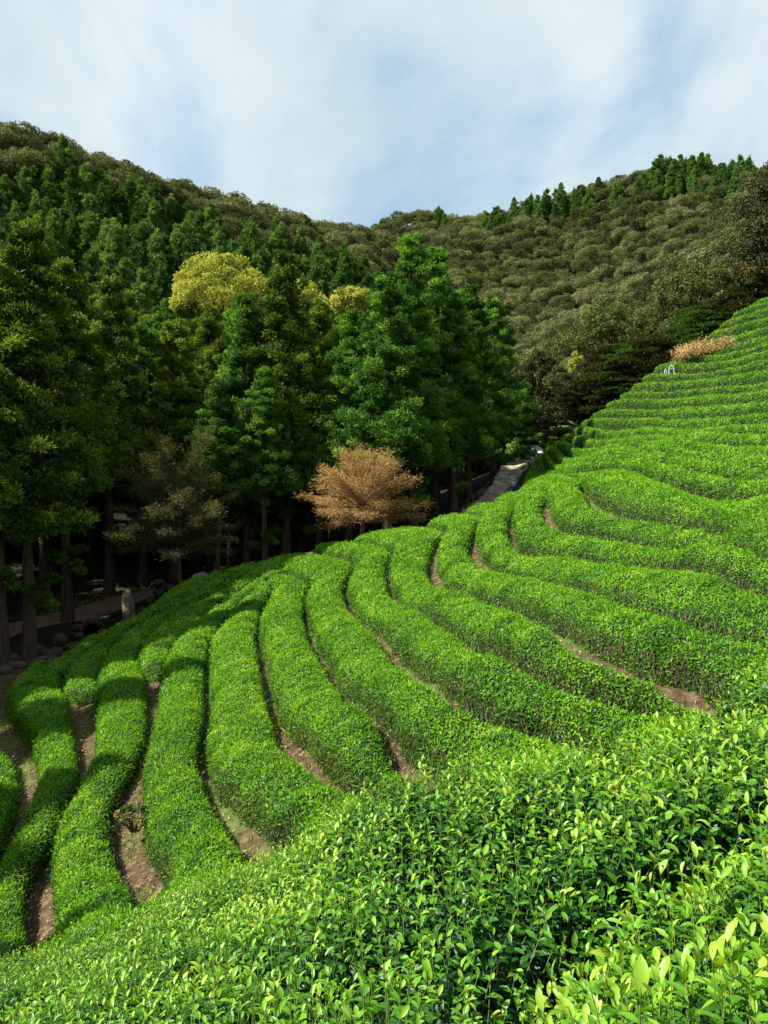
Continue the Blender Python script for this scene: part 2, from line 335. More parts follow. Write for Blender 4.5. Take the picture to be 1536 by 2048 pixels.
def line(px, e0=0, e1=0):
    """px: list of (u,v) from far/top end to near/right end -> ground polyline (x,y), extended along the contour at each end"""
    a = np.array(px, float); k = []
    for i in range(len(a)-1):
        n = max(2, int(np.hypot(*(a[i+1]-a[i]))/12)); k.append(a[i]+(a[i+1]-a[i])*np.linspace(0, 1, n, endpoint=False)[:, None])
    a = np.r_[np.concatenate(k), a[-1:]]
    w = smooth(field(a[:, 0], a[:, 1])[:, :2], 3)
    parts = []
    if e0: parts.append(follow(w[0], w[0]-w[min(3, len(w)-1)], e0)[::-1])
    parts.append(w)
    if e1: parts.append(follow(w[-1], w[-1]-w[-min(4, len(w))], e1))
    return np.concatenate([q for q in parts if len(q)])

HH = 0.58
SOIL = [(field(a, b)[0][:2], c, d*.62) for a, b, c, d in [(300,1760,1.2,.12),(250,1620,1.3,.1),(522,1695,1.0,.22),(455,1620,.9,.12),(845,1542,.8,.2),(710,1400,1.2,.1),(590,1490,1.0,.1),
  (530,1330,2.0,.08),(1190,1312,1.1,.30),(1120,1270,1.0,.12),(975,1308,1.0,.3),(1315,1352,.7,.24),(1200,1000,2.2,.42),(1260,1026,2.0,.42),(1330,1044,2.0,.35),(1268,958,1.5,.35),(1330,977,1.5,.3),
  (1060,1090,1.3,.25),(950,1095,1.6,.2),(865,1145,1.6,.15),(1090,1010,1.5,.2),(1308,792,3.0,.5),(1270,792,2.5,.4),(1318,1146,1.5,.25),(1368,1157,1.2,.2),(1450,1070,1.2,.2),(1268,1418,.8,.2),(1393,988,1.4,.25),(1238,809,2,.15),(1290,825,3,.2)]]
def hedge(lineL, lineR, label, level=.3, gapL=.13, gapR=.13, h=HH, seed=0, group='rows of clipped tea bushes', res=0.22, cap=(1, 1), lvb=0.0):
    Ls = max(np.linalg.norm(np.diff(lineL, axis=0), axis=1).sum(), np.linalg.norm(np.diff(lineR, axis=0), axis=1).sum())
    n = int(min(400, max(12, Ls/res))); m = 19
    A = resample(lineL, n); B = resample(lineR, n)
    rng = np.random.default_rng(100+seed)
    wid = np.linalg.norm(B-A, axis=1).clip(.05)
    tpos = np.linspace(0, Ls, n)
    gl = (gapL(np.linspace(0, 1, n)) if callable(gapL) else gapL) * (.60+.6*vnoise(np.c_[tpos*.6, np.full(n, seed*3.1)], seed)+.8*vnoise(np.c_[tpos*2.3, np.full(n, seed*3.1)], seed+1)**2)
    gr = (gapR(np.linspace(0, 1, n)) if callable(gapR) else gapR) * (0.75+.7*vnoise(np.c_[tpos*.6, np.full(n, seed*5.7)], seed+9))
    for cx, cr_, ce in SOIL:
        gl = gl + ce*np.exp(-(np.linalg.norm(A-cx, axis=1)/cr_)**2); gr = gr + ce*np.exp(-(np.linalg.norm(B-cx, axis=1)/cr_)**2)
    sc = np.minimum(1, wid*.7/(gl+gr)); gl = gl*sc; gr = gr*sc
    s0 = gl/wid; s1 = 1-gr/wid
    th = np.linspace(0, math.pi, m); e = .82
    sx = -np.sign(np.cos(th))*np.abs(np.cos(th))**e*.5+.5; hz = np.abs(np.sin(th))**.6
    s = s0[:, None] + (s1-s0)[:, None]*sx[None]
    # rounded ends
    endd = np.minimum(tpos if cap[0] else 1e9, (Ls-tpos) if cap[1] else 1e9); ec = np.sqrt(np.clip(1-(1-np.clip(endd/.7, 0, 1))**2, 0, 1))*.96+.04
    s = .5*(s0+s1)[:, None] + (s-.5*(s0+s1)[:, None])*(.45+.55*ec)[:, None]
    XY = A[:, None, :]*(1-s[..., None]) + B[:, None, :]*s[..., None]
    xy = XY.reshape(-1, 2); g0 = gnd(xy[:, 0], xy[:, 1]).reshape(n, m)
    cm = .5*(A+B); gc = gnd(cm[:, 0], cm[:, 1])[:, None]; lim = np.clip(gc-g0, -.45, .45)
    g = (g0 + lim*level*np.minimum(1, hz*1.15)[None]).ravel()
    hv = h*(.94+.12*vnoise(np.c_[tpos*.45, np.full(n, seed*1.3)], seed+3))*np.minimum(1, .45+wid*.5)
    Z = (hv*ec)[:, None]*hz[None]
    nb = fbm(np.c_[xy*1.6, np.full(len(xy), seed)], 3, seed)-.5
    nb2 = vnoise(np.c_[xy*5.0, np.full(len(xy), seed)], seed+5)-.5
    zz = g + Z.ravel() + (nb*.17+nb2*.10)*np.repeat(np.ones(n), m)*np.tile(hz, n)*np.repeat(ec, m)
    zz[(Z.ravel() < .02)] -= .1
    rip = vnoise(np.c_[tpos*2.6, np.full(n, seed*2.2)], seed+21)-.5
    zz += np.repeat(rip, m)*np.tile(hz, n)*.07
    V = np.c_[xy, zz]; F = grid_faces(n, m)
    # orientation: make normals point up
    c = V[F].mean(1); nr = np.cross(V[F[:, 2]]-V[F[:, 0]], V[F[:, 3]]-V[F[:, 1]])
    if nr[:, 2].sum() < 0: F = F[:, ::-1]
    dist = np.linalg.norm(c, axis=1)
    ll = np.maximum(.060, .0034*dist); ll = np.where(dist > 38, np.maximum(.129, .0024*dist), ll); lw = ll*.42
    dens = 1.9/(ll*lw*.5*1.0)*.55
    u = 768+c[:, 0]/c[:, 1].clip(1)*FPX
    vis = (u > -500) & (u < 2050) & (c[:, 1] > 0)
    relh = np.tile(hz, n)[F].mean(1)
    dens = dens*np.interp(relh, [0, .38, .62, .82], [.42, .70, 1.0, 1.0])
    p, nn, fi = tri_sample(V, F, np.where(vis, dens, dens*.25), rng)
    k = len(p); r = norm(rng.normal(size=(k, 3)))
    side = 1-nn[:, 2].clip(0, 1)
    t = norm(nn*.35 + np.array([0, 0, .35]) + r*.95)
    fn = norm(nn*1.5 + r[:, ::-1]*.6 + np.array([0, 0, .2]))
    l_ = ll[fi]*(.7+.6*rng.random(k)); w_ = lw[fi]*(.8+.5*rng.random(k))
    clump = fbm(np.c_[p*2.2], 3, 40)
    depth = rng.random(k)
    pp = p + nn*(.0+.05*(depth-.35))[:, None]*np.minimum(1.6, dist[fi]/16)[:, None]
    stray = rng.random(k) < .05; pp = pp + nn*(stray*(.03+.07*rng.random(k)))[:, None]
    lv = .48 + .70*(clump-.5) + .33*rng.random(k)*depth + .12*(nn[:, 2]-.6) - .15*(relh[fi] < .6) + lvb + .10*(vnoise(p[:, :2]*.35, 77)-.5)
    # occasional dry leaves low on the sides
    lv = np.where((side > .55) & (rng.random(k) < .03), .97, lv)
    KV, KF = kites(pp, t, fn, l_, w_)
    p2, n2, f2 = tri_sample(V, F, np.where(vis & (relh < .66), 110./np.maximum(1, dist/14), 0), rng); k2 = len(p2)
    t2 = norm(np.array([0, 0, 1.]) + rng.normal(size=(k2, 3))*.45); d2 = np.maximum(1, dist[f2]/22)
    TV, TF = kites(p2 - t2*.06 + n2*.03, t2, norm(n2+rng.normal(size=(k2, 3))*.3), .12+.12*rng.random(k2), .014*d2)
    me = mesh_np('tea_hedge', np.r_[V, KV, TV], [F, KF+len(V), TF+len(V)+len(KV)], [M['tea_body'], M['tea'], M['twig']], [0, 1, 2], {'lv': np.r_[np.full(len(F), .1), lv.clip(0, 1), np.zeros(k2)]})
    o = link('tea_hedge', me); tag(o, label, 'tea hedge', group)
    return o

# gap lines, from their far end to the near or right end (photograph pixels)
G4 = [(510,1190),(475,1209),(456,1227),(443,1250),(417,1284),(415,1300),(412,1350),(410,1400),(413,1440),(405,1475),(401,1525),(415,1575),(435,1600),(465,1632),(500,1680),(522,1705)]
G4r = [(p if p[1] < 1560 else (p[0]+d, p[1])) for p, d in zip(G4, [0]*11+[6,10,18,38,36])]
G5 = [(545,1190),(530,1203),(512,1250),(518,1290),(530,1350),(543,1415),(556,1445),(580,1480),(615,1515),(675,1562),(735,1590),(785,1603)]
G6 = [(620,1180),(605,1197),(610,1230),(620,1275),(645,1315),(685,1370),(715,1402),(750,1440),(800,1500),(840,1540),(850,1552)]
G7 = [(712,1135),(695,1150),(685,1180),(700,1220),(725,1245),(765,1275),(793,1310),(833,1350),(868,1375),(903,1400),(943,1420),(993,1445),(1068,1465),(1100,1490)]
G8 = [(788,1108),(773,1127),(773,1150),(793,1190),(838,1220),(868,1237),(933,1280),(978,1310),(1013,1327),(1080,1355),(1138,1367),(1200,1395),(1268,1420),(1315,1440)]
G9 = [(890,1070),(870,1085),(856,1112),(863,1145),(898,1170),(928,1187),(983,1213),(1043,1228),(1093,1255),(1148,1288),(1193,1315),(1268,1345),(1318,1352),(1358,1377),(1400,1407)]
G10 = [(962,1040),(948,1057),(940,1085),(953,1110),(983,1138),(1018,1152),(1078,1170),(1158,1186),(1208,1200),(1268,1225),(1328,1246),(1403,1265),(1460,1290),(1536,1312),(1640,1345)]
G11 = [(1032,1010),(1018,1027),(1018,1050),(1038,1080),(1063,1092),(1118,1112),(1200,1125),(1260,1135),(1318,1146),(1368,1157),(1458,1177),(1536,1196),(1640,1222)]
G12 = [(1096,985),(1088,1000),(1090,1020),(1118,1045),(1183,1065),(1243,1082),(1320,1097),(1400,1110),(1536,1130),(1640,1146)]
G13 = [(1176,952),(1168,967),(1183,987),(1218,1010),(1268,1027),(1318,1041),(1393,1055),(1468,1065),(1536,1072),(1640,1080)]
G14 = [(1068,935),(1128,938),(1200,934),(1243,942),(1268,958),(1318,975),(1393,988),(1468,992),(1536,996),(1640,1002)]
LC = [(500,1165),(430,1196),(370,1222),(330,1245),(298,1275),(281,1302),(277,1325),(286,1351),(297,1385),(294,1420),(295,1460),(286,1500),(271,1538),(248,1568),(222,1615),(225,1670),(240,1720),(270,1762),(290,1797)]
LCs = LC[:7]+[(284,1348)]
LD = [(560,1160),(508,1178),(446,1206),(386,1243),(354,1286),(333,1322),(322,1350)]
G3r = LD[:6]+[(320,1355),(320,1400),(313,1440),(303,1480),(290,1530),(277,1565),(281,1620),(287,1680),(310,1722),(322,1760),(322,1795)]
LB = [(480,1150),(430,1170),(388,1200),(350,1222),(290,1253),(240,1283),(213,1320),(196,1351),(193,1392)]
R2L = LB[:8]+[(188,1410),(193,1460),(190,1512),(180,1535),(165,1565),(148,1595),(120,1645),(98,1695),(103,1750),(107,1800),(112,1850),(102,1885)]
LA = [(400,1168),(365,1190),(334,1217),(300,1237),(255,1265),(221,1283),(170,1318),(136,1350),(126,1390)]
SIL = [(420,1147),(360,1163),(333,1200),(273,1239),(221,1265),(182,1286),(146,1309),(125,1325),(78,1333)]
LAe = LA[:7]+[(140,1350),(80,1368)]
R1L = [(75,1330),(30,1362),(10,1390),(16,1430),(42,1450),(65,1486),(77,1520),(80,1555),(70,1590),(52,1640),(28,1690),(0,1730),(-40,1800),(-60,1880)]
R1R = [(112,1345),(128,1380),(137,1405),(146,1445),(152,1490),(158,1530),(152,1575),(147,1592),(124,1640),(98,1690),(60,1745),(48,1790),(54,1840),(58,1885)]
R0L = [(-60,1500),(-120,1600),(-180,1720),(-240,1850)]
R0R = [(25,1515),(42,1560),(38,1620),(15,1680),(-20,1740),(-80,1850)]
rows = []
X0, X1 = 9, 5
def mk(a, b, label, ea=(X0, X1), eb=(X0, X1), **k):
    k.setdefault('seed', len(rows)*7+1)
    if len(rows) > 9: k.setdefault('gapL', .12); k.setdefault('gapR', .13); k.setdefault('h', .54)
    rows.append(hedge(line(a, *ea), line(b, *eb), label, **k))
def endgap(w, f0=.0, f1=1.0, base=.16, c0=.0):
    return lambda t: base + w*np.clip((t-f0)/(max(f1-f0, .01)), 0, 1)
mk(R0L, R0R, 'tea hedge with a rounded end at the far left edge', (0, 4), (0, 4))
mk(R1L, R1R, 'shaded tea hedge curving down the left side from the boulders', (0, 4), (0, 4), gapL=.1, gapR=.1)
mk(SIL, LAe, 'outermost tea hedge along the brow above the boulders and standing stone', (0, 0), (0, 0), gapL=.05, gapR=.08)
mk(LA, LB, 'short shaded tea hedge with a blunt dark end above bare soil', (0, 0), (0, 0), gapL=.08, gapR=.1)
mk(R2L, LC, 'long tea hedge running between two wide strips of bare soil at left', (4, 4), (4, 4), gapL=.08, gapR=.08)
mk(LCs, LD, 'short shaded tea hedge whose blunt lower end sits between two longer hedges', (4, 0), (4, 0), gapL=.05, gapR=.08)
mk(G3r, G4, 'long tea hedge with a bright upper half beside the shorter shaded hedge', (4, 4), (4, 4), gapL=.08, gapR=.12)
mk(G4r, G5, 'wide sunlit tea hedge left of the deepest dark gap, bare soil at its near end')
mk(G5, G6, 'sunlit tea hedge right of the deepest dark gap')
mk(G6, G7, 'sunlit tea hedge curving right, second right of the deepest dark gap')
mk(G7, G8, 'sunlit curving tea hedge whose crest lies just below the dry brown tree', gapL=.18)
mk(G8, G9, 'sunlit curving tea hedge with its crest right of the dry brown tree')
mk(G9, G10, 'tea hedge sweeping right just above the largest brown soil patch', gapL=.24)
mk(G10, G11, 'tea hedge sweeping right with its crest beside the lower end of the stone path', gapL=.2)
mk(G11, G12, 'tea hedge sweeping right, second below the tan bare strip')
mk(G12, G13, 'tea hedge directly below the long tan strip of bare ground', gapR=.30)
mk(G13, G14, 'tea hedge directly above the long tan strip of bare ground', gapL=.30, ea=(0, X1), eb=(0, X1), gapR=.22)
a0 = [(1046,975),(1078,978),(1100,972),(1120,960)]
b0 = [(1056,950),(1118,953),(1150,948)]
UP = [
 [(1068,935),(1128,938),(1200,934),(1243,942),(1268,958),(1318,975),(1393,988),(1468,992),(1536,996),(1640,1002)],
 [(1080,922),(1143,927),(1253,930),(1340,942),(1440,960),(1536,970),(1640,976)],
 [(1091,910),(1148,914),(1258,918),(1340,921),(1400,928),(1443,938),(1493,948),(1536,950),(1640,956)],
 [(1101,897),(1168,901),(1298,901),(1380,903),(1450,917),(1536,927),(1640,932)],
 [(1116,885),(1193,889),(1293,891),(1388,887),(1460,896),(1536,903),(1640,906)],
 [(1136,872),(1218,877),(1358,872),(1418,868),(1480,873),(1536,878),(1640,880)],
 [(1156,859),(1243,860),(1358,855),(1468,849),(1536,851),(1640,852)],
 [(1180,844),(1268,842),(1393,838),(1468,832),(1536,827),(1640,820)],
 [(1208,826),(1293,825),(1358,820),(1468,812),(1536,808),(1640,800)],
 [(1236,809),(1293,807),(1368,800),(1468,793),(1536,785),(1640,775)],
 [(1262,790),(1308,792),(1348,787),(1418,782),(1536,770),(1640,758)],
 [(1284,770),(1358,768),(1443,756),(1536,738),(1640,720)],
 [(1305,751),(1393,748),(1468,735),(1536,723),(1640,705)],
 [(1350,732),(1400,728),(1468,718),(1536,703),(1640,682)],
 [(1372,716),(1430,708),(1488,700),(1536,690),(1640,668)],
 [(1395,700),(1440,694),(1488,685),(1536,672),(1640,648)],
 [(1420,682),(1460,676),(1500,664),(1536,655),(1640,630)],
 [(1445,664),(1480,657),(1536,638),(1640,610)],
 [(1472,645),(1500,638),(1536,624),(1640,592)],
 [(1497,625),(1536,610),(1640,574)],
 [(1518,610),(1545,598),(1640,556)]]
mk(a0, UP[0][:2]+[(1165,945)], 'lowest shaded tea row stub beside the stone path', (0, 0), (0, 0), gapL=.1, gapR=.2)
OR = ['first','second','third','fourth','fifth','sixth','seventh','eighth','ninth','tenth','eleventh','twelfth','thirteenth','fourteenth','fifteenth','sixteenth','seventeenth','eighteenth','nineteenth','twentieth']
for i in range(len(UP)-1):
    extra = ''
    if i == len(UP)-2: extra = ', the topmost'
    a = UP[i]; b = UP[i+1]
    mk(a, b, f'stepped tea row of the right slope, {OR[i]} up from the path{extra}', (1.3, 3), (1.3, 3), gapL=.15, gapR=.22, h=.62, res=.3, lvb=-.02, level=.75)

# ------------------------------------------------------------------ the two nearest hedges, leaf by leaf
NC = np.array([(-300,2050,4.8),(0,2048,3.6),(0,1930,4.8),(400,2048,2.45),(768,2048,2.0),(1150,2048,1.75),(1536,2048,1.55),(1800,2048,1.4),(1536,1700,2.6),(1536,1450,4.2),(1536,1335,5.6),(1800,1250,6.0),(1310,1445,5.0),(1100,1500,4.7),
 (830,1585,4.5),(550,1725,5.5),(310,1800,6.6),(60,1895,6.8),(-200,1960,7.2),(1100,1750,2.95),(768,1750,3.4),(400,1880,4.0),(1300,1560,3.7),(1000,1600,3.9),(-300,2300,2.6),(768,2300,1.45),(1536,2300,1.2),(1536,1900,1.95),(1200,1900,2.25),(800,1900,2.7)], float)
NS = TPS(NC[:, :2]/1000, 1/NC[:, 2], lam=1e-6)
EDGE = np.array([(-1700,2060),(-600,1990),(-200,1958),(60,1893),(310,1797),(420,1757),(522,1706),(660,1650),(785,1604),(850,1553),(970,1522),(1100,1492),(1210,1463),(1315,1441),(1400,1407),(1536,1327),(1700,1260),(2100,1130),(3700,1060)], float)
uu = np.r_[np.arange(-1700, -600, 60.), np.arange(-600, 2101, 22.0), np.arange(2130, 3700, 60.)]; kk = np.linspace(0, 1, 62)**1.25
UU, KK = np.meshgrid(uu, kk, indexing='ij'); vt = np.interp(uu, EDGE[:, 0], EDGE[:, 1]) + (vnoise(np.c_[uu/90., uu*0], 3)-.5)*26 + np.interp(uu, [0, 700, 1100, 1536], [6, 16, 34, 52])
VV = vt[:, None] + (2520-vt)[:, None]*KK
uq, vq = UU.ravel(), VV.ravel(); Yq = 1/np.clip(NS(np.c_[uq, vq]/1000), 1/8., 1/.9)
NV = P(uq, vq, Yq)
trough = np.array([(1700,1560),(1536,1615),(1400,1700),(1230,1800),(1060,1885),(1010,1980),(975,2100),(940,2520)], float)
TW = P(trough[:, 0], trough[:, 1], 1/NS(trough/1000))[:, :2]
def dline(p, Lp):
    best = np.full(len(p), 1e9)
    for a, b in zip(Lp[:-1], Lp[1:]):
        ab = b-a; t = np.clip(((p-a)@ab)/(ab@ab), 0, 1); best = np.minimum(best, np.linalg.norm(p-(a+t[:, None]*ab), axis=1))
    return best
def bumps(xy):
    d = dline(xy, TW)
    dark2 = P(np.array([380., 640.]), np.array([1990., 1960.]), 1/NS(np.array([[380, 1990], [640, 1960.]])/1000))[:, :2]
    return (fbm(np.c_[xy*1.6], 3, 5)-.5)*.34 + (vnoise(xy*7, 9)-.5)*.05 - .38*np.exp(-(d/.16)**2) - .12*np.exp(-(dline(xy, dark2)/.16)**2)
NV[:, 2] += bumps(NV[:, :2])
NF = grid_faces(len(uu), len(kk))
# drop the far rim over the edge so that the hedge has a back
c = NV[NF].mean(1); nr = np.cross(NV[NF[:, 2]]-NV[NF[:, 0]], NV[NF[:, 3]]-NV[NF[:, 1]])
if nr[:, 2].sum() < 0: NF = NF[:, ::-1]
inB = lambda uv: (uv[:, 1] > np.interp(uv[:, 0], trough[::-1][:, 0], trough[::-1][:, 1])) & (uv[:, 0] > 940)
def skirt(V, F, fmask, drop):
    Fm = F[fmask]; used = np.unique(Fm); mp_ = np.full(len(V), -1); mp_[used] = np.arange(len(used)); V2 = V[used]; F2 = mp_[Fm]
    E = np.concatenate([F2[:, [k, (k+1) % 4]] for k in range(4)]); key = np.sort(E, 1); q, inv, cnt = np.unique(key, axis=0, return_inverse=True, return_counts=True)
    bd = E[cnt[inv.ravel()] == 1]; bu = np.unique(bd); low = V2[bu].copy(); low[:, 2] -= drop
    m2 = np.full(len(V2), -1); m2[bu] = np.arange(len(bu))+len(V2)
    SF = np.c_[bd[:, 1], bd[:, 0], m2[bd[:, 0]], m2[bd[:, 1]]]
    return np.r_[V2, low], F2, SF
def leaves(base, axis, up, ln, wd, curl, fold, lv):
    """curved folded leaves, 15 vertices / 8 quads each"""
    k = len(base); s = norm(np.cross(axis, up)); n = norm(np.cross(s, axis))
    prof = np.array([.06, .72, 1.0, .74, .0]); tt = np.array([0, .25, .52, .8, 1.0])
    V = np.empty((k, 5, 3, 3))
    for i in range(5):
        cen = base + axis*(ln*(tt[i] - .16*curl*tt[i]**2))[:, None] - n*(ln*curl*.42*tt[i]**2)[:, None]
        w = (wd*.5*prof[i])[:, None]
        wav = (ln*.03*np.sin(tt[i]*9+ln*900))[:, None]
        V[:, i, 1] = cen; V[:, i, 0] = cen - s*w + n*(w*fold[:, None]+wav); V[:, i, 2] = cen + s*w + n*(w*fold[:, None]-wav)
    q = []
    for i in range(4):
        for j in range(2): q.append([i*3+j, i*3+j+1, (i+1)*3+j+1, (i+1)*3+j])
    F = (np.arange(k)[:, None, None]*15 + np.array(q)[None]).reshape(-1, 4)
    return V.reshape(-1, 3), F, np.repeat(lv, 8)
def prisms(a, b, r0, r1, k=4):
    """thin tapering sticks"""
    d = norm(b-a); s = norm(np.cross(d, np.array([.31, .2, .93]))); t = np.cross(d, s); V = []
    for P0, r in ((a, r0), (b, r1)):
        for i in range(k):
            an = 2*math.pi*i/k; V.append(P0 + (s*math.cos(an)+t*math.sin(an))*np.asarray(r).reshape(-1, 1))
    V = np.stack(V, 1); n = len(a)
    q = np.array([[i, (i+1) % k, (i+1) % k+k, i+k] for i in range(k)])
    return V.reshape(-1, 3), (np.arange(n)[:, None, None]*2*k + q[None]).reshape(-1, 4)
def near_hedge(mask, label, rng, shoot_d, drop):
    V, F, SF = skirt(NV - np.array([0, 0, .16]), NF, mask, drop)
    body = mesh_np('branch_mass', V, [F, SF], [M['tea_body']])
    root = bpy.data.objects.new('tea_hedge', None); COL.objects.link(root)
    b = V[F].mean(0).mean(0); root.location = (float(b[0]), float(b[1]), float(b[2])-.8)
    off = np.array(root.location)
    tag(root, label, 'tea hedge', 'rows of clipped tea bushes')
    body.vertices.foreach_set('co', (V-off).astype(np.float32).ravel()); link('branch_mass', body, root)
    Fm = NF[mask]; cc = NV[Fm].mean(1); dist = np.linalg.norm(cc, axis=1)
    u = 768+cc[:, 0]/cc[:, 1]*FPX; v = HOR-cc[:, 2]/cc[:, 1]*FPX
    vis = (u > -160) & (u < 1700) & (v < 2230)
    vis = vis & (dist > 1.38)
    dens = np.where(dist < 1.38, 0, 1)*np.where(vis, shoot_d*np.interp(u, [150, 900], [1.7, 1.0]), shoot_d*.2)
    p, nn, fi = tri_sample(NV, Fm, dens, rng)
    k = len(p)
    d_ = dist[fi]; far = np.clip((d_-4.2)/2.5, 0, 1)
    low = np.clip(dline(p[:, :2], TW)/.2, 0, 1)
    up = np.array([0, 0, 1.0]); lean = norm(up + .35*nn + rng.normal(size=(k, 3))*.22)
    hgt = (.05+.09*rng.random(k)**1.3 + .10*(rng.random(k) < .06))*(1-.5*far)
    sb = p - lean*.10; st = p + lean*hgt[:, None]
    PV, PF, PL = [], [], []; off_v = 0; shv = rng.random(k)*.30-.12; usz = np.interp(u[fi], [150, 1000, 1536], [.66, .9, 1.08])*np.clip(dist[fi]/2.1, .6, 1)
    SVs, SFs = prisms(sb, st, .0021+0*hgt, .0011+0*hgt)
    nl = 9
    for j in range(nl):
        f = j/(nl-1.0); az = rng.random(k)*.5 + j*2.4 + rng.random(k)*0 + (p[:, 0]*57 % 6.28)
        out = np.stack([np.cos(az), np.sin(az), 0*az], 1); out = norm(out - lean*(out*lean).sum(1)[:, None])
        el = (-.1 + 1.15*f**1.6) + rng.normal(size=k)*.22
        ax = norm(out*np.cos(el)[:, None] + lean*np.sin(el)[:, None]); nu = norm(lean*np.cos(el)[:, None] - out*np.sin(el)[:, None] + rng.normal(size=(k, 3))*.15)
        base = sb + (st-sb)*f
        ln = (.074 - .030*f + rng.normal(size=k)*.010).clip(.022)*(1-.32*far); ln = ln*usz; wd = ln*(.33+.09*rng.random(k))
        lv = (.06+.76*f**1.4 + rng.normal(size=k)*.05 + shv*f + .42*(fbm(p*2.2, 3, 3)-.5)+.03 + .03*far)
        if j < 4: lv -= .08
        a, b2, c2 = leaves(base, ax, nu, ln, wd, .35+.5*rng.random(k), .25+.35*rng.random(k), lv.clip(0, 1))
        PV.append(a); PF.append(b2+off_v); PL.append(c2); off_v += len(a)
    # older dark leaves filling in below
    p2, n2_, f2 = tri_sample(NV, Fm, dens*5.0, rng); k2 = len(p2)
    p2 = p2 - np.array([0, 0, 1])*(.03+.13*rng.random((k2, 1)))
    az = rng.random(k2)*6.283; el = rng.normal(size=k2)*.45; ax = np.stack([np.cos(az)*np.cos(el), np.sin(az)*np.cos(el), np.sin(el)], 1)
    nu = norm(np.array([0, 0, 1.0])+rng.normal(size=(k2, 3))*.5)
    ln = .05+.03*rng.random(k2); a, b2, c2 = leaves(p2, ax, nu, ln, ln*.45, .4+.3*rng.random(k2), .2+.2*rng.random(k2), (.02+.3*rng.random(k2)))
    PV.append(a); PF.append(b2+off_v); PL.append(c2)
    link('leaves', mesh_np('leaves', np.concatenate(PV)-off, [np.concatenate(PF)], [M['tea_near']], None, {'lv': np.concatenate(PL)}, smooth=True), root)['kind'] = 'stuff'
    link('stems', mesh_np('stems', SVs-off, [SFs], [M['stem']]), root)['kind'] = 'stuff'
    p3, n3, _ = tri_sample(NV, Fm, np.where(vis, 60., 5.), rng); k3 = len(p3)
    a = p3 - np.array([0, 0, .02]) - .05*rng.random((k3, 1))*np.array([0, 0, 1]); b_ = a + np.c_[rng.normal(size=(k3, 2))*.06, -.22*np.ones(k3)]
    tv, tf = prisms(a, b_, np.full(k3, .002), np.full(k3, .005)); link('twigs', mesh_np('twigs', tv-off, [tf], [M['twig']]), root)['kind'] = 'stuff'
    return root
cuv = np.c_[UU.ravel(), VV.ravel()][NF].mean(1)
mB = inB(cuv)
NHr = np.random.default_rng(5)
near_hedge(~mB, 'nearest big tea hedge with glossy separate leaves, filling the bottom of the view', NHr, 210, .55)
near_hedge(mB, 'nearest tea hedge in the bottom right corner with the largest yellow green leaves', NHr, 230, .45)

# ------------------------------------------------------------------ trees
def frustum(pts, radii, k=8, wob=0.0, seed=0):
    """tapering tube along pts"""
    pts = np.asarray(pts, float); n = len(pts); rng = np.random.default_rng(seed)
    d = np.gradient(pts, axis=0); d = norm(d); ref = np.array([.9, .1, .05]) if abs(d[0][0]) < .8 else np.array([0, .2, 1.])
    s = norm(np.cross(d, ref)); t = np.cross(d, s); an = np.arange(k)*2*math.pi/k
    r = np.asarray(radii)[:, None, None]*(1+wob*(rng.random((1, k, 1))-.5)*2)
    V = pts[:, None]+(s[:, None]*np.cos(an)[None, :, None]+t[:, None]*np.sin(an)[None, :, None])*r
    F = []
    for i in range(n-1):
        for j in range(k): F.append([i*k+j, i*k+(j+1) % k, (i+1)*k+(j+1) % k, (i+1)*k+j])
    return V.reshape(-1, 3), np.array(F)
def join(parts):
    V, F, o = [], [], 0
    for v, f in parts: V.append(v); F.append(f+o); o += len(v)
    return np.concatenate(V), np.concatenate(F)
def puff(cen, rad, n, ln, rng, outward=None, flat=1.0, lvb=0.0, asp=.45):
    """leaf kites spread over small clumps; cen (k,3), rad (k,), n per clump"""
    k = len(cen); idx = np.repeat(np.arange(k), n); m = len(idx)
    r = norm(rng.normal(size=(m, 3))); rr = rng.random(m)**.4
    p = cen[idx] + r*np.array([1, 1, flat])*(rad[idx]*rr)[:, None]
    o = r if outward is None else norm(r + outward[idx]*.9)
    t = norm(o*.6 + rng.normal(size=(m, 3))*.6 + np.array([0, 0, .15])); fn = norm(o + rng.normal(size=(m, 3))*.45 + np.array([0, 0, .3]))
    l_ = ln*(.6+.8*rng.random(m)); V, F = kites(p, t, fn, l_, l_*(asp+.2*rng.random(m)))
    cl = rng.random(k)**1.3*.62
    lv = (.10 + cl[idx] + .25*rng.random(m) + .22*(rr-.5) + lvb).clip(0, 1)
    return V, F, lv
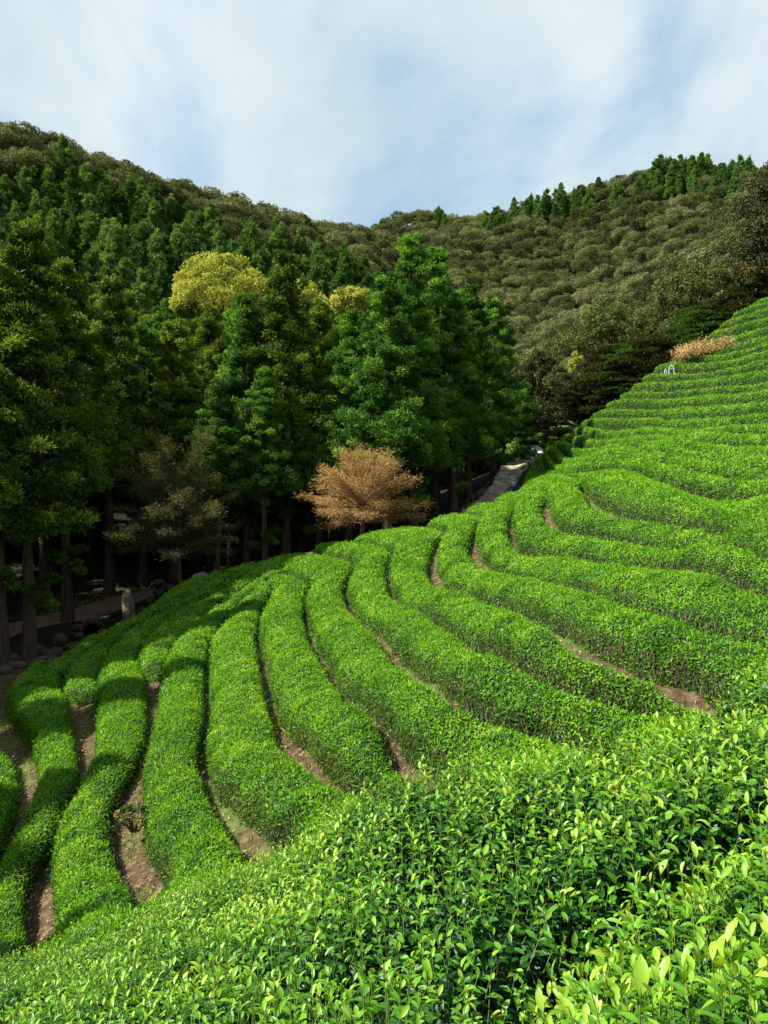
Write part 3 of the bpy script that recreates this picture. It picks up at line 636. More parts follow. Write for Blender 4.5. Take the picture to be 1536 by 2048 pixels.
def cedar_mesh(H, R, base, seed, ntuft=640, nk=135, kl=.21):
    rng = np.random.default_rng(seed); cen, rad, outw = [], [], []; sticks = []
    nb = int(ntuft/7.5)
    for i in range(nb):
        f = (i+rng.random())/nb; f = f**1.15
        z = H*(base + (1-base)*f*.97); L_ = R*((1-f)**.78*(.98+.12*math.sin(f*9+seed)))*(.66+.55*rng.random()) + .22
        if f < .1: L_ *= .72+2.8*f
        az = rng.random()*6.283; d = np.array([math.cos(az), math.sin(az), 0])
        drop = -.10*L_*(1-f) - .1; k = int(max(3, 4+L_*1.9))
        tip = d*L_ + np.array([0, 0, z+drop+.35])
        sticks.append((np.array([0, 0, z-.1]), tip*.9+np.array([0, 0, z*.1-.1])))
        for j in range(k):
            q = .30+.70*(j+rng.random()*.6)/k; sp = .16*L_*q+.15
            sag = -1.0*L_*.14*math.sin(q*math.pi)
            c = d*L_*q + np.array([-d[1], d[0], 0])*rng.normal()*sp*1.2 + np.array([0, 0, z + drop*q + sag + .35*q*q + rng.normal()*.22])
            cen.append(c); rad.append((.30+.30*rng.random())*(1.0-.40*f)); outw.append(norm(d+np.array([0, 0, .55])))
    for j in range(8):
        cen.append(np.array([rng.normal()*.12, rng.normal()*.12, H*(.985-.012*j)])); rad.append(.22+.03*j); outw.append(np.array([0, 0, 1.]))
    # tufts growing straight out of the bare trunk
    for j in range(5):
        az = rng.random()*6.28; z = H*base*(.35+.65*rng.random())
        for q in range(3): cen.append(np.array([math.cos(az)*(.4+.25*q), math.sin(az)*(.4+.25*q), z+rng.normal()*.25])); rad.append(.2+.12*rng.random()); outw.append(np.array([math.cos(az), math.sin(az), .3]))
    V, F, lv = puff(np.array(cen), np.array(rad), nk, kl, rng, np.array(outw), .8, asp=.22)
    a = np.array([s[0] for s in sticks]); b = np.array([s[1] for s in sticks]); tv, tf = prisms(a, b, np.full(len(a), .05), np.full(len(a), .015))
    zz = np.linspace(-.5, H*.97, 14); x = .10*np.sin(zz*.35+seed); y = .10*np.cos(zz*.3+seed)
    rr = .22*(1-zz.clip(0)/H)**.8*(H/20)+.02; rr[0] *= 1.45; rr[1] *= 1.2
    tr = frustum(np.c_[x, y, zz], rr, 9, .12, seed)
    TV, TF = join([tr, (tv, tf)])
    return (V, F, lv), (TV, TF)
def make_tree(name, crown, trunk, cmat, tmat, label, cat, group, extra=None):
    root = bpy.data.objects.new(name, None); COL.objects.link(root)
    V, F, lv = crown
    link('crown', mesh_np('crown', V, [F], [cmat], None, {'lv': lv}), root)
    if trunk is not None: link('trunk', mesh_np('trunk', trunk[0], [trunk[1]], [tmat], smooth=True), root)
    tag(root, label, cat, group); return root
def place(o, x, y, s=1.0, rz=0.0, sz=None, dzz=0.0):
    o.location = (float(x), float(y), float(gnd(x, y)[0])+dzz); o.rotation_euler = (0, 0, rz); o.scale = (s, s, sz or s); return o
def swap_mat(o, m):     # same mesh shapes in another foliage colour
    for ch in o.children:
        if ch.name.startswith('crown'):
            ch.data = ch.data.copy(); ch.data.materials[0] = m
    return o

protos = [cedar_mesh(20, 3.3, .30, 1), cedar_mesh(20, 3.0, .24, 2), cedar_mesh(20, 3.6, .36, 3), cedar_mesh(20, 3.1, .42, 4)]
cedP = []
for i, (c_, t_) in enumerate(protos):
    cedP.append([c_, t_, None, None])
def cedar(k, warm, label, group):
    P_ = cedP[k]; key = 3 if warm else 2
    if P_[key] is None:
        P_[key] = make_tree('cedar_tree', P_[0], P_[1], M['cedar_warm' if warm else 'cedar'], M['bark'], label, 'cedar tree', group); o = P_[key]
    else:
        o = copy_tree(P_[key]); tag(o, label, 'cedar tree', group)
    return o
CED = [  # u, top v, depth, prototype, warm, width, label
 (2,505,43,2,1,1.15,'tall cedar standing partly cut by the left edge, leafy tufts on its bare trunk'),
 (52,455,44,3,1,1.2,'tall cedar with a bare trunk beside the slab bench'),
 (132,530,55,3,1,1.2,'tall cedar with flared trunk between the dirt path and boulders'),
 (216,560,63,3,1,1.2,'tall cedar with pale tufts on top, behind the path left of the standing stone'),
 (287,650,67,2,0,1.15,'shadowy cedar behind the dirt path, right of the standing stone'),
 (90,520,68,2,1,1.2,'cedar deep in shade behind the left end of the dirt path'),
 (345,640,68,0,1,1.2,'cedar whose crown rises behind the dusky leafless looking tree'),
 (420,610,72,1,1,1.1,'cedar in front of the left half of the yellow topped tree'),
 (490,585,66,1,0,1.1,'bright green cedar in front of the right half of the yellow topped tree'),
 (572,505,66,0,1,1.2,'dark brownish cedar rising right beside the yellow topped tree'),
 (438,760,61,3,0,1.0,'thin trunked cedar in the shade right of the dusky tree'),
 (527,740,62,3,0,1.0,'thin cedar in the shade halfway between the two brown trees'),
 (640,600,70,1,1,1.15,'dull brownish green cedar left of the bright tall cedars'),
 (700,620,66,0,0,1.15,'green cedar directly above the dry brown tree'),
 (775,545,63,0,0,1.15,'green cedar leaning on the left side of the tallest cedar'),
 (822,468,66,1,0,1.2,'tallest cedar in the middle with a sharp sunlit tip'),
 (872,495,72,1,0,1.15,'second tall sharp tipped cedar, right beside the tallest one'),
 (905,590,68,0,0,1.1,'cedar filling the gap below the two sharp tips'),
 (940,570,78,0,0,1.2,'light green topped cedar right of the two sharp tips'),
 (985,592,86,0,0,1.15,'cedar with a bright top near the right end of the cedar row'),
 (1008,690,93,2,0,1.0,'last but one cedar at the right end of the row beside the stone path'),
 (1028,770,100,0,0,.95,'last cedar at the right end of the row beside the stone path')]
cr_ = random.Random(3)
def put_cedar(u, vt, Y, k, warm, w, label, group):
    p = P(u, 1000, Y*S); o = cedar(k, warm, label, group); z0 = gnd(p[0], p[1])[0]
    top = (HOR-vt)/FPX*Y*S; Hh = top-z0; sz = Hh/20.0
    place(o, p[0], p[1], w*(.55+.45*sz), cr_.random()*6.28, sz); return o
for a in CED: put_cedar(*a, 'tall cedars along the valley path')
GB = 'cedars deep in the grove behind the front row'
LBK = 'dark cedar deep in the grove behind the front row of tall cedars'
for row, Y0, n, u0, u1 in ((0, 74, 14, -120, 880), (1, 84, 16, -200, 960), (2, 95, 15, -260, 1000)):
    for i in range(n):
        u = u0+(u1-u0)*(i+.5*(row % 2)+cr_.random()*.5)/n; Y = Y0+cr_.random()*6 + max(0, (u-700)/300.)*9
        vt = 600 + cr_.random()*90 - (Y-74)*2.2 - (15 if u < 250 else 0) + max(0, (u-850))*.35
        if u > 850 and Y > 91: continue
        put_cedar(u, vt, Y, cr_.choice([0, 1, 2, 3]), cr_.random() < .4, 1.15, LBK, GB)
# trees beside the camera's left that shade the lower rows
LS = 'tall cedar of the grove continuing beyond the left edge'
for x, y, hgt in ((-23.5,19,22),(-23,26,23),(-25,32,22),(-31,24,24),(-21.5,13,19),(-30,37,21),(-29,16,20),(-36,30,22),(-35,40,22),(-23.5,37,23),(-37,21,24),(-20.5,7,19),(-20.5,0,19),(-21.5,-6,20),(-25,3.5,22),(-26,10,22),(-25,-3,22),(-28,28,26),(-25,-4,20),(-34,8,22),(-33,45,21),(-38,50,21),(-40,34,22),(-44,42,22),(-33,55,20),(-45,52,22),(-28,47,19),(-42,60,20),(-50,47,22),(-27,-11,20),(-34,-3,22),(-48,36,22),(-54,42,22),(-50,55,22),(-56,52,22),(-60,60,22),(-52,64,22),(-46,66,22),(-58,70,22),(-40,67,22),(-64,50,22),(-36,62,20),(-30,57,20),(-29,42,22),(-26,43.5,21),(-33,41,22),(-31,48,22)):
    o = cedar(cr_.choice([0, 1, 2]), True, LS, 'cedars beyond the left edge'); place(o, x, y, 1.2, cr_.random()*6, hgt/20.)

# --- broadleaf and far trees
def dome_mesh(R, H, lobes, nk, kl, seed, base=.35, trunk_h=3.0, lvb=0.0, flat=.8, rlob=.36):
    rng = np.random.default_rng(seed); cen, rad = [], []
    for i in range(lobes):
        u_ = rng.random(); th = math.acos(1-u_*1.25 if u_*1.25 < 1.8 else -.8); az = i*2.399+rng.random()*.5
        d = np.array([math.sin(th)*math.cos(az), math.sin(th)*math.sin(az), math.cos(th)])
        q = .64+.34*rng.random(); cen.append(np.array([0, 0, trunk_h+H*.45]) + d*np.array([R, R, H*.55])*q); rad.append(R*rlob*(.75+.5*rng.random()))
    cen = np.array(cen); rad = np.array(rad); outw = norm(cen-np.array([0, 0, trunk_h+H*.3]))
    k = len(cen); idx = np.repeat(np.arange(k), nk); m = len(idx)
    r = norm(rng.normal(size=(m, 3)) + outw[idx]*.8)
    rr = .70+.38*rng.random(m); p = cen[idx]+r*np.array([1, 1, flat])*(rad[idx]*rr)[:, None]
    t = norm(rng.normal(size=(m, 3)) + r*.3); fn = norm(r+rng.normal(size=(m, 3))*.5 + np.array([0, 0, .25])); l_ = kl*(.6+.8*rng.random(m))
    V, F = kites(p, t, fn, l_, l_*(.5+.3*rng.random(m)))
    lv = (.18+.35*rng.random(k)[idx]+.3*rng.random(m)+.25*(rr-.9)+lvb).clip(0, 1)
    br = [frustum(np.array([[0, 0, -.8], [.1, 0, trunk_h*.5], [.05, .08, trunk_h+H*.3]]), [R*.075, R*.06, R*.03], 6, .1, seed)]
    for i in range(min(lobes, 9)):
        br.append(frustum(np.array([[0.05, 0.03, trunk_h*(.7+.3*rng.random())], cen[i]*.55+np.array([0, 0, trunk_h*.4]), cen[i]*.96]), [R*.035, R*.022, R*.008], 5))
    return (V, F, lv), join(br)
def project(x, y, z): return 768+x/y*FPX, HOR-z/y*FPX
def small_cedar(H, R, seed): return cedar_mesh(H, R, .06, seed, ntuft=330, nk=34, kl=.36)
olive = [dome_mesh(2.7, 3.8, 34, 75, .27, 20+i, trunk_h=2.2, rlob=.30) for i in range(5)]
con = [small_cedar(8.5, 2.2, 31), small_cedar(9.5, 2.1, 32), small_cedar(8, 2.4, 33)]
hr = np.random.default_rng(21)
gx_, gy_ = np.meshgrid(np.arange(-230, 300, 3.1), np.arange(66, 352, 3.1)); x = gx_.ravel()+hr.uniform(-1.4, 1.4, gx_.size); y = gy_.ravel()+hr.uniform(-1.4, 1.4, gx_.size)
u, v = project(x, y, gnd(x, y)+5.0); x2 = hr.uniform(20, 160, 16000); y2 = hr.uniform(150, 300, 16000); u2, v2 = project(x2, y2, gnd(x2, y2)+5)
gx3, gy3 = np.meshgrid(np.arange(-230, 20, 3.1), np.arange(66, 260, 3.1)); x3 = gx3.ravel()+hr.uniform(-1.2, 1.2, gx3.size); y3 = gy3.ravel()+hr.uniform(-1.2, 1.2, gx3.size); u3, v3 = project(x3, y3, gnd(x3, y3)+5)
SKL = lambda q: np.interp(q, [0, 120, 200, 300, 380, 450, 600, 680, 740, 760], [385, 345, 370, 412, 450, 492, 500, 535, 570, 605])-12
q3 = (u3 < 752) & (v3 > SKL(u3)); x3 = x3[q3]; y3 = y3[q3]; q3 = (u < 752) & (v > SKL(u)); x = x[~q3]; y = y[~q3]
s2 = (((u2 > 1312) & (u2 < 1512) & (v2 < 382-(1500-u2)*.1)) | ((u2 > 945) & (u2 < 1065) & (v2 < 412)))
x2 = x2[s2]; y2 = y2[s2]; kp_ = []
for i in range(len(x2)):
    if all((x2[i]-x2[j])**2+(y2[i]-y2[j])**2 > 3.6 for j in kp_): kp_.append(i)
kp_ = kp_[:150]; nx2 = len(kp_); x = np.r_[x2[kp_], x]; y = np.r_[y2[kp_], y]; ridge_ = np.r_[np.ones(nx2, bool), np.zeros(len(x)-nx2, bool)]
x = np.r_[x, x3]; y = np.r_[y, y3]; ridge_ = np.r_[ridge_, np.ones(len(x3), bool)]; z = gnd(x, y); u, v = project(x, y, z+5.0)
ok = (u > -90) & (u < 1640) & (v > 200) & (v < 905)
# beside the tea field nothing but the field; the grove floor is planted above
ok &= ~((y < 100*S+2) & (u < 1060)); ok &= ~((x > 15) & (y < 66.5))
x, y, z, u, v, ridge_ = [a[ok] for a in (x, y, z, u, v, ridge_)]
tt_ = np.linspace(.25, .97, 40); hid = np.zeros(len(x), bool)
for t_ in tt_:
    gz = gnd(x*t_, y*t_); hid |= (gz + 3.0*(y*t_ > 70) > (z+6.5)*t_)
x, y, z, u, v, ridge_ = [a[~hid] for a in (x, y, z, u, v, ridge_)]
sky_l = np.interp(u, [0, 120, 200, 300, 380, 450, 600, 680, 740, 760], [385, 345, 370, 412, 450, 492, 500, 535, 570, 605])
is_con = (u < 0) & (v < 0) 
is_con |= ridge_
is_con |= (u > 870) & (u < 1320) & (v < 480-(u-870)*.22) & (vnoise(np.c_[x*.06, y*.06], 4) > .62)
path_w = np.array([P(a, b, c*S)[:2] for a, b, c in PATH_R]+[[26, 92], [29, 100]])
keep = dline(np.c_[x, y], path_w) > 3.5
cl_r = (u > 1085) & (y < 78) ; keep &= ~cl_r
x, y, z, u, v, is_con = [a[keep] for a in (x, y, z, u, v, is_con)]
# thin out conifers a little so their tips separate
th = (is_con & (hr.random(len(x)) < .9)) | (~is_con & ~((u > 1300) & (u < 1515) & (v < 392) & (hr.random(len(x)) < .8)) & ~((u > 940) & (u < 1070) & (v < 412) & (hr.random(len(x)) < .6)))
x, y, z, u, v, is_con = [a[th] for a in (x, y, z, u, v, is_con)]
print('TREES con', is_con.sum(), 'olive', (~is_con).sum())
dist = np.hypot(x, y)
conP = [make_tree('hillside_conifer', a, b, M['conifer'], M['bark'], 'bright green conifer on the hillside above the cedar grove', 'conifer', 'conifers on the hillsides') for a, b in con]
olP = [make_tree('hillside_tree', a, b, M['oak' if a is olive[4][0] else 'olive'], M['bark'], 'olive brown round crowned tree on the wooded hillside', 'tree', 'olive brown trees on the hillsides') for a, b in olive]
LCon = ['bright green conifer on the left hillside above the cedar grove', 'conifer with a pointed tip on the right hilltop or its ridge']
LOl = ['olive brown round crowned tree high on the left hillside', 'olive brown round crowned tree on the right hillside across the valley']
def spread(protos, sel, labels, groups, smin, smax):
    used = set()
    for n_, i in enumerate(sel):
        k = int(hr.integers(len(protos))); side = int(u[i] > 760)
        if k in used: o = copy_tree(protos[k])
        else: o = protos[k]; used.add(k)
        o['label'] = labels[side]; o['group'] = groups[side]
        s_ = smin+(smax-smin)*hr.random(); place(o, x[i], y[i], s_, hr.random()*6.28, s_*(.88+.3*hr.random())); o.scale = [q*(.62 if (is_con[i] and u[i] > 900) else 1) for q in o.scale]
def stuff_instances(name, protos, sel, smin, smax, label):
    """the far part of the wood: one object, crowns instanced on points by geometry nodes"""
    if not len(sel): return
    pc = bpy.data.collections.new(name+'_kinds')
    for k, (a, b) in enumerate(protos):
        V, F, lv = a; TV, TF = b
        me = mesh_np('kind', np.r_[V, TV], [F, TF+len(V)], [M['conifer'] if 'conifer' in name else M['oak' if k == 4 else 'olive'], M['bark']], [0, 1], {'lv': np.r_[lv, np.zeros(len(TF))]})
        pc.objects.link(bpy.data.objects.new('kind%d' % k, me))
    me = bpy.data.meshes.new(name); me.vertices.add(len(sel)); me.vertices.foreach_set('co', np.c_[x[sel], y[sel], gnd(x[sel], y[sel])].astype(np.float32).ravel())
    for nm, dat in (('sc', smin+(smax-smin)*hr.random(len(sel))), ('rz', hr.random(len(sel))*6.28)):
        at = me.attributes.new(nm, 'FLOAT', 'POINT'); at.data.foreach_set('value', dat.astype(np.float32))
    at = me.attributes.new('pick', 'INT', 'POINT'); at.data.foreach_set('value', hr.integers(0, len(protos), len(sel)).astype(np.int32))
    o = link(name, me); tag(o, label, kind='stuff')
    g = bpy.data.node_groups.new(name, 'GeometryNodeTree'); g.interface.new_socket('Geometry', in_out='INPUT', socket_type='NodeSocketGeometry'); g.interface.new_socket('Geometry', in_out='OUTPUT', socket_type='NodeSocketGeometry')
    gi = g.nodes.new('NodeGroupInput'); go = g.nodes.new('NodeGroupOutput'); ci = g.nodes.new('GeometryNodeCollectionInfo'); ip = g.nodes.new('GeometryNodeInstanceOnPoints')
    ci.inputs['Collection'].default_value = pc; ci.inputs['Separate Children'].default_value = True; ci.inputs['Reset Children'].default_value = True
    ip.inputs['Pick Instance'].default_value = True
    def na(n_, ty):
        q = g.nodes.new('GeometryNodeInputNamedAttribute'); q.data_type = ty; q.inputs['Name'].default_value = n_; return q.outputs['Attribute']
    cx_ = g.nodes.new('ShaderNodeCombineXYZ'); l = g.links.new
    l(gi.outputs[0], ip.inputs['Points']); l(ci.outputs[0], ip.inputs['Instance']); l(na('pick', 'INT'), ip.inputs['Instance Index']); l(na('rz', 'FLOAT'), cx_.inputs[2])
    try:
        e2 = g.nodes.new('FunctionNodeEulerToRotation'); l(cx_.outputs[0], e2.inputs[0]); l(e2.outputs[0], ip.inputs['Rotation'])
    except Exception: l(cx_.outputs[0], ip.inputs['Rotation'])
    l(na('sc', 'FLOAT'), ip.inputs['Scale']); l(ip.outputs[0], go.inputs[0])
    md = o.modifiers.new('scatter', 'NODES'); md.node_group = g
ci_ = np.where(is_con)[0]; ci_ = ci_[np.argsort(dist[ci_])]; oi_ = np.where(~is_con)[0]; oi_ = oi_[np.argsort(dist[oi_])]
spread(conP, ci_[:280], LCon, ['conifers on the left hillside', 'conifers on the right hilltop'], .62, 1.12)
stuff_instances('distant_conifers', con, ci_[280:], .65, 1.0, 'distant conifers standing thick on the hills')
spread(olP, oi_[:280], LOl, ['olive brown trees on the left hillside', 'olive brown trees on the right hillside'], .6, 1.1)
stuff_instances('distant_woods', olive, oi_[280:], .5, 1.05, 'distant olive brown broadleaf woods covering the hills')

# --- named broadleaf trees, maples, dry trees, shrubs
def at(u, Y): p = P(u, 1000, Y*S); return float(p[0]), float(p[1])
def fit(root, u, Y, vtop, Hm, widen=1.0, rz=0.0):
    """stand a tree at (u, depth) and scale it so that its top reaches row vtop"""
    x_, y_ = at(u, Y); z0 = gnd(x_, y_)[0]; sz = ((HOR-vtop)/FPX*y_-z0)/Hm
    root.location = (x_, y_, float(z0)); root.scale = (widen, widen, sz); root.rotation_euler = (0, 0, rz); return root
def dome_tree(name, u, Y, vtop, R, mat, label, cat, group=None, lobes=60, nk=170, kl=.20, Hc=None, th=None, seed=1, flat=.8, rlob=.2, bark='bark', rz=0.0):
    x_, y_ = at(u, Y); z0 = gnd(x_, y_)[0]; top = (HOR-vtop)/FPX*y_; Ht = top-z0; Hc = Hc or R*1.3
    th = max(.3, Ht-Hc)
    c_, t_ = dome_mesh(R, Hc, lobes, nk, kl, seed, trunk_h=th, flat=flat, rlob=rlob)
    mx_ = c_[0][:, 2].max(); c_[0][:, 2] += Ht-mx_
    r = make_tree(name, c_, t_, M[mat], M[bark], label, cat, group); r.location = (x_, y_, float(z0)); r.rotation_euler = (0, 0, rz); return r
dome_tree('broadleaf_tree', 440, 84, 506, 4.3, 'yellow', 'large yellow topped broadleaf tree rising behind the dark cedars', 'tree', lobes=110, nk=210, Hc=7, seed=5)
dome_tree('broadleaf_tree', 585, 86, 552, 3.0, 'yellow', 'yellow broadleaf crown peeping out right of the dark brownish cedar', 'tree', lobes=60, seed=6)
dome_tree('broadleaf_tree', 708, 82, 570, 1.9, 'yellow', 'small yellow crown peeping out left of the tallest cedar', 'tree', lobes=40, seed=7)
dome_tree('oak_tree', 1222, 98, 604, 4.0, 'oak', 'round olive green oak left of the reddish crown above the dark maples', 'tree', lobes=80, seed=8, Hc=6, rlob=.17)
dome_tree('oak_tree', 1395, 92, 515, 4.0, 'oak', 'large spreading olive green oak at the top of the terraces', 'tree', lobes=90, seed=9, Hc=5.5, rlob=.17)
dome_tree('oak_tree', 1310, 108, 600, 3.6, 'olive', 'pale olive tree standing between the two oaks', 'tree', lobes=70, seed=10, Hc=5, rlob=.18)
dome_tree('oak_tree', 1560, 80, 316, 3.4, 'dkgreen', 'tall dark tree cut by the right edge above the terraces', 'tree', lobes=150, nk=190, seed=11, Hc=15, rlob=.24)
dome_tree('oak_tree', 1600, 84, 400, 3.8, 'dkgreen', 'broad dark tree behind the tall one at the right edge', 'tree', lobes=70, seed=12, Hc=8)
dome_tree('maple_tree', 1480, 92, 532, 1.9, 'red', 'small reddish orange tree near the right edge', 'tree', lobes=40, seed=13, Hc=3)
dome_tree('maple_tree', 1515, 84, 556, 1.9, 'oak', 'yellow green bushy tree under the reddish orange one', 'tree', lobes=40, seed=14, Hc=3.5)
dome_tree('shrub_tree', 1155, 96, 700, .75, 'yellow', 'narrow bright yellow shrub left of the dark maples', 'shrub', lobes=22, nk=90, seed=15, Hc=3.0, rlob=.35)
dome_tree('oak_tree', 1080, 118, 700, 2.6, 'olive', 'grey olive tree with bare lower branches where the path ends', 'tree', lobes=60, seed=16, Hc=5)
dome_tree('oak_tree', 1125, 112, 730, 2.2, 'olive', 'grey olive tree with a pale thin trunk left of the yellow shrub', 'tree', lobes=55, seed=17, Hc=4)
dome_tree('oak_tree', 1040, 112, 740, 2.3, 'dkgreen', 'dark bushy tree between the cedar row and the olive trees', 'tree', lobes=55, seed=18, Hc=6)
def maple_mesh(R, H, layers, seed, kl=.24, dens=150, lean=0.0):
    """tiers of flat, drooping sprays"""
    rng = np.random.default_rng(seed); cen, rad, ow, br = [], [], [], []
    for i in range(layers):
        f = (i+.5)/layers; z = H*(.12+.86*f); rr = R*math.sqrt(max(.05, 1-(1.15*f-.22)**2))*(.8+.35*rng.random())
        nb = max(4, int(9*(rr/R)))
        for j in range(nb):
            az = rng.random()*6.283; q = rr*(.35+.65*math.sqrt(rng.random())); d = np.array([math.cos(az), math.sin(az), 0])
            c = d*q + np.array([0, 0, z-.12*q+rng.normal()*.12]); cen.append(c); rad.append(.42+.4*rng.random()); ow.append(norm(d*.7+np.array([0, 0, .1])))
            if j % 2 == 0: br.append(frustum(np.array([[0, 0, z*.55], c*.5+np.array([0, 0, z*.3]), c]), [.06, .035, .012], 5))
    cen = np.array(cen); rad = np.array(rad); ow = np.array(ow); k = len(cen); idx = np.repeat(np.arange(k), dens); m = len(idx)
    a = rng.random(m)*6.283; r0 = rad[idx]*np.sqrt(rng.random(m))
    p = cen[idx] + np.stack([np.cos(a)*r0*1.5, np.sin(a)*r0*1.5, -.22*r0**1.3+rng.normal(size=m)*.045], 1)
    t = norm(ow[idx] + rng.normal(size=(m, 3))*np.array([.6, .6, .2])); fn = norm(np.array([0, 0, 1.])+rng.normal(size=(m, 3))*.35)
    l_ = kl*(.6+.7*rng.random(m)); V, F = kites(p, t, fn, l_, l_*.5)
    lv = (.15+.4*rng.random(k)[idx]+.35*rng.random(m)).clip(0, 1)
    br.append(frustum(np.array([[0, 0, -.6], [.05, 0, H*.4], [0, .05, H*.85]]), [.17, .12, .03], 7, .1, seed))
    return (V, F, lv), join(br)
def maple(u, Y, vtop, R, H, mat, label, seed, layers=12, cat='maple tree'):
    c_, t_ = maple_mesh(R, H, layers, seed); r = make_tree('maple_tree', c_, t_, M[mat], M['bark'], label, cat, None)
    x_, y_ = at(u, Y); top = (HOR-vtop)/FPX*y_; r.location = (x_, y_, float(top-H)); z0 = gnd(x_, y_)[0]
    if top-H > z0: r.location[2] = float(z0); r.scale = (1, 1, (top-z0)/H)
    return r
maple(1160, 92, 735, 2.6, 5.6, 'dkgreen', 'dark tiered maple left of the others above the lowest stepped rows', 51, 15)
maple(1205, 88, 690, 2.8, 6.4, 'dkgreen', 'big dark tiered maple in the middle of the maple group', 52, 16)
maple(1262, 86, 680, 2.6, 5.5, 'maple_green', 'maple with brighter green sprays right of the big dark one', 53, 12)
maple(1300, 84, 665, 2.6, 5.0, 'dkgreen', 'dark tiered maple left of the white handrail', 54, 14)
maple(1345, 86, 660, 2.2, 4.5, 'dkgreen', 'dark tiered maple just behind the white handrail', 55, 12)
maple(1392, 84, 612, 2.9, 4.4, 'maple_green', 'bright green tiered maple just above the terraces right of the dark ones', 56, 12)
maple(1440, 84, 590, 2.4, 4.4, 'dkgreen', 'dark maple at the terrace edge right of the bright green one', 57, 11)
maple(1490, 82, 570, 2.2, 4.0, 'dkgreen', 'dark maple at the upper terrace edge under the reddish tree', 58, 10)
maple(1240, 90, 760, 2.4, 3.6, 'dkgreen', 'low dark maple spreading over the ends of the stepped rows', 59, 10)

def dry_tree(u, Y, label, mat, bark, W2, Hc, th, seed, group=None, lean=(0, 0)):
    rng = np.random.default_rng(seed); parts = []; kp, kt, kn, kl_, kv = [], [], [], [], []
    top = np.array([lean[0], lean[1], th+Hc*.8])
    tr = np.array([[0, 0, -.6], [lean[0]*.1, 0, th*.5], [lean[0]*.35, lean[1]*.3, th], [lean[0]*.7, lean[1]*.7, th+Hc*.35], top]); parts.append(frustum(tr, [.17, .13, .11, .07, .02], 8, .15, seed))
    nlimb = 38
    for i in range(nlimb):
        f = (i+.5)/nlimb; z = th*.75+Hc*.50*f; az = i*2.399+rng.random()*.6
        el = math.radians(6+66*f**1.3+rng.normal()*6); out = W2*(1.08 - .62*f**2.0)*(.72+.4*rng.random())
        ln_ = min(out/max(math.cos(el), .35), Hc*.85/max(.2, math.sin(el)) if el > .3 else 9)
        d = np.array([math.cos(az)*math.cos(el), math.sin(az)*math.cos(el), math.sin(el)])
        p0 = np.array([lean[0]*.4, lean[1]*.4, z]); mid = p0+d*ln_*.5+np.array([0, 0, .12*ln_*.5]); p1 = p0+d*ln_-np.array([0, 0, .05*ln_])
        parts.append(frustum(np.array([p0, mid, p1]), [.055, .03, .008], 5))
        for j in range(15):
            q = .22+.78*(j+rng.random())/15; c = p0*(1-q)**2+2*mid*q*(1-q)+p1*q*q
            sd = 1 if j % 2 else -1; lat = norm(np.array([-d[1], d[0], 0])*sd*(.8) + d*np.array([1, 1, .2])*.8 + rng.normal(size=3)*np.array([.25, .25, .12]))
            sl_ = (1.05-.55*q)*W2*.30*(.7+.6*rng.random()); e_ = c+lat*sl_; parts.append(frustum(np.array([c, e_]), [.014, .004], 4))
            m = 62; g = rng.random(m); cc = c+(e_-c)*g[:, None] + rng.normal(size=(m, 3))*np.array([.16, .16, .13])
            kp.append(cc); kt.append(norm(lat+rng.normal(size=(m, 3))*np.array([.75, .75, .28]))); kn.append(norm(np.array([0, 0, 1.])+rng.normal(size=(m, 3))*.4))
            kl_.append(.10+.16*rng.random(m)); kv.append(.2+.25*rng.random()+.4*rng.random(m)+(rng.random(m) < .05)*.4)
    kl_ = np.concatenate(kl_); V, F = kites(np.concatenate(kp), np.concatenate(kt), np.concatenate(kn), kl_, kl_*.15)
    r = make_tree('leafless_tree' if mat == 'x' else 'dry_tree', (V, F, np.concatenate(kv).clip(0, 1)), join(parts), M[mat], M[bark], label, 'tree', group)
    x_, y_ = at(u, Y); r.location = (x_, y_, float(gnd(x_, y_)[0])); return r
dry_tree(725, 57, 'small spreading tree with dry orange brown foliage, sunlit against the dark grove', 'dry', 'bark_tan', 3.2, 3.35, 2.1, 71)
dry_tree(360, 55.5, 'dusky spreading tree in the shade beside the dirt path, with a crooked trunk', 'dry_dark', 'bark', 3.5, 5.6, 2.6, 77, lean=(-.5, 0))

def bush(name, u, v, Y, R, Hh, mat, label, seed, n=40, nk=110, kl=.16, cat='shrub', group=None, flat=.7):
    rng = np.random.default_rng(seed); a = rng.random(n)*6.283; q = np.sqrt(rng.random(n)); z = Hh*np.sqrt(1-q**2*.85)*(.35+.6*rng.random(n))
    cen = np.stack([np.cos(a)*q*R, np.sin(a)*q*R*.7, z], 1); rad = R*.22*(.6+.6*rng.random(n))
    V, F, lv = puff(cen, rad, nk, kl, rng, norm(cen+1e-3), flat)
    pa = np.zeros((n, 3)); pa[:, :2] = cen[:, :2]*.2; pa[:, 2] = -.2; tv, tf = prisms(pa, cen, np.full(n, .02), np.full(n, .006))
    root = bpy.data.objects.new(name, None); COL.objects.link(root)
    link('foliage', mesh_np('foliage', V, [F], [M[mat]], None, {'lv': lv}), root); link('branches', mesh_np('branches', tv, [tf], [M['twig']]), root)
    x_, y_ = at(u, Y); z0 = gnd(x_, y_)[0]; root.location = (x_, y_, float(z0 if v is None else (HOR-v)/FPX*y_)); tag(root, label, cat, group); return root
bush('shrub', 1028, None, 97, 1.8, 2.6, 'shrub', 'bright green leafy shrub left of the concrete slab at the end of the path', 81)
bush('shrub', 1052, None, 93, 1.3, 1.4, 'shrub', 'low light green shrub in front of the concrete slab', 82)
bush('shrub', 1010, None, 92, 1.0, 1.3, 'shrub', 'small shaded shrub at the foot of the last cedar', 83)
bush('shrub', 1100, None, 104, 1.9, 3.0, 'shrub', 'yellowish green bush right behind the concrete slab', 84)
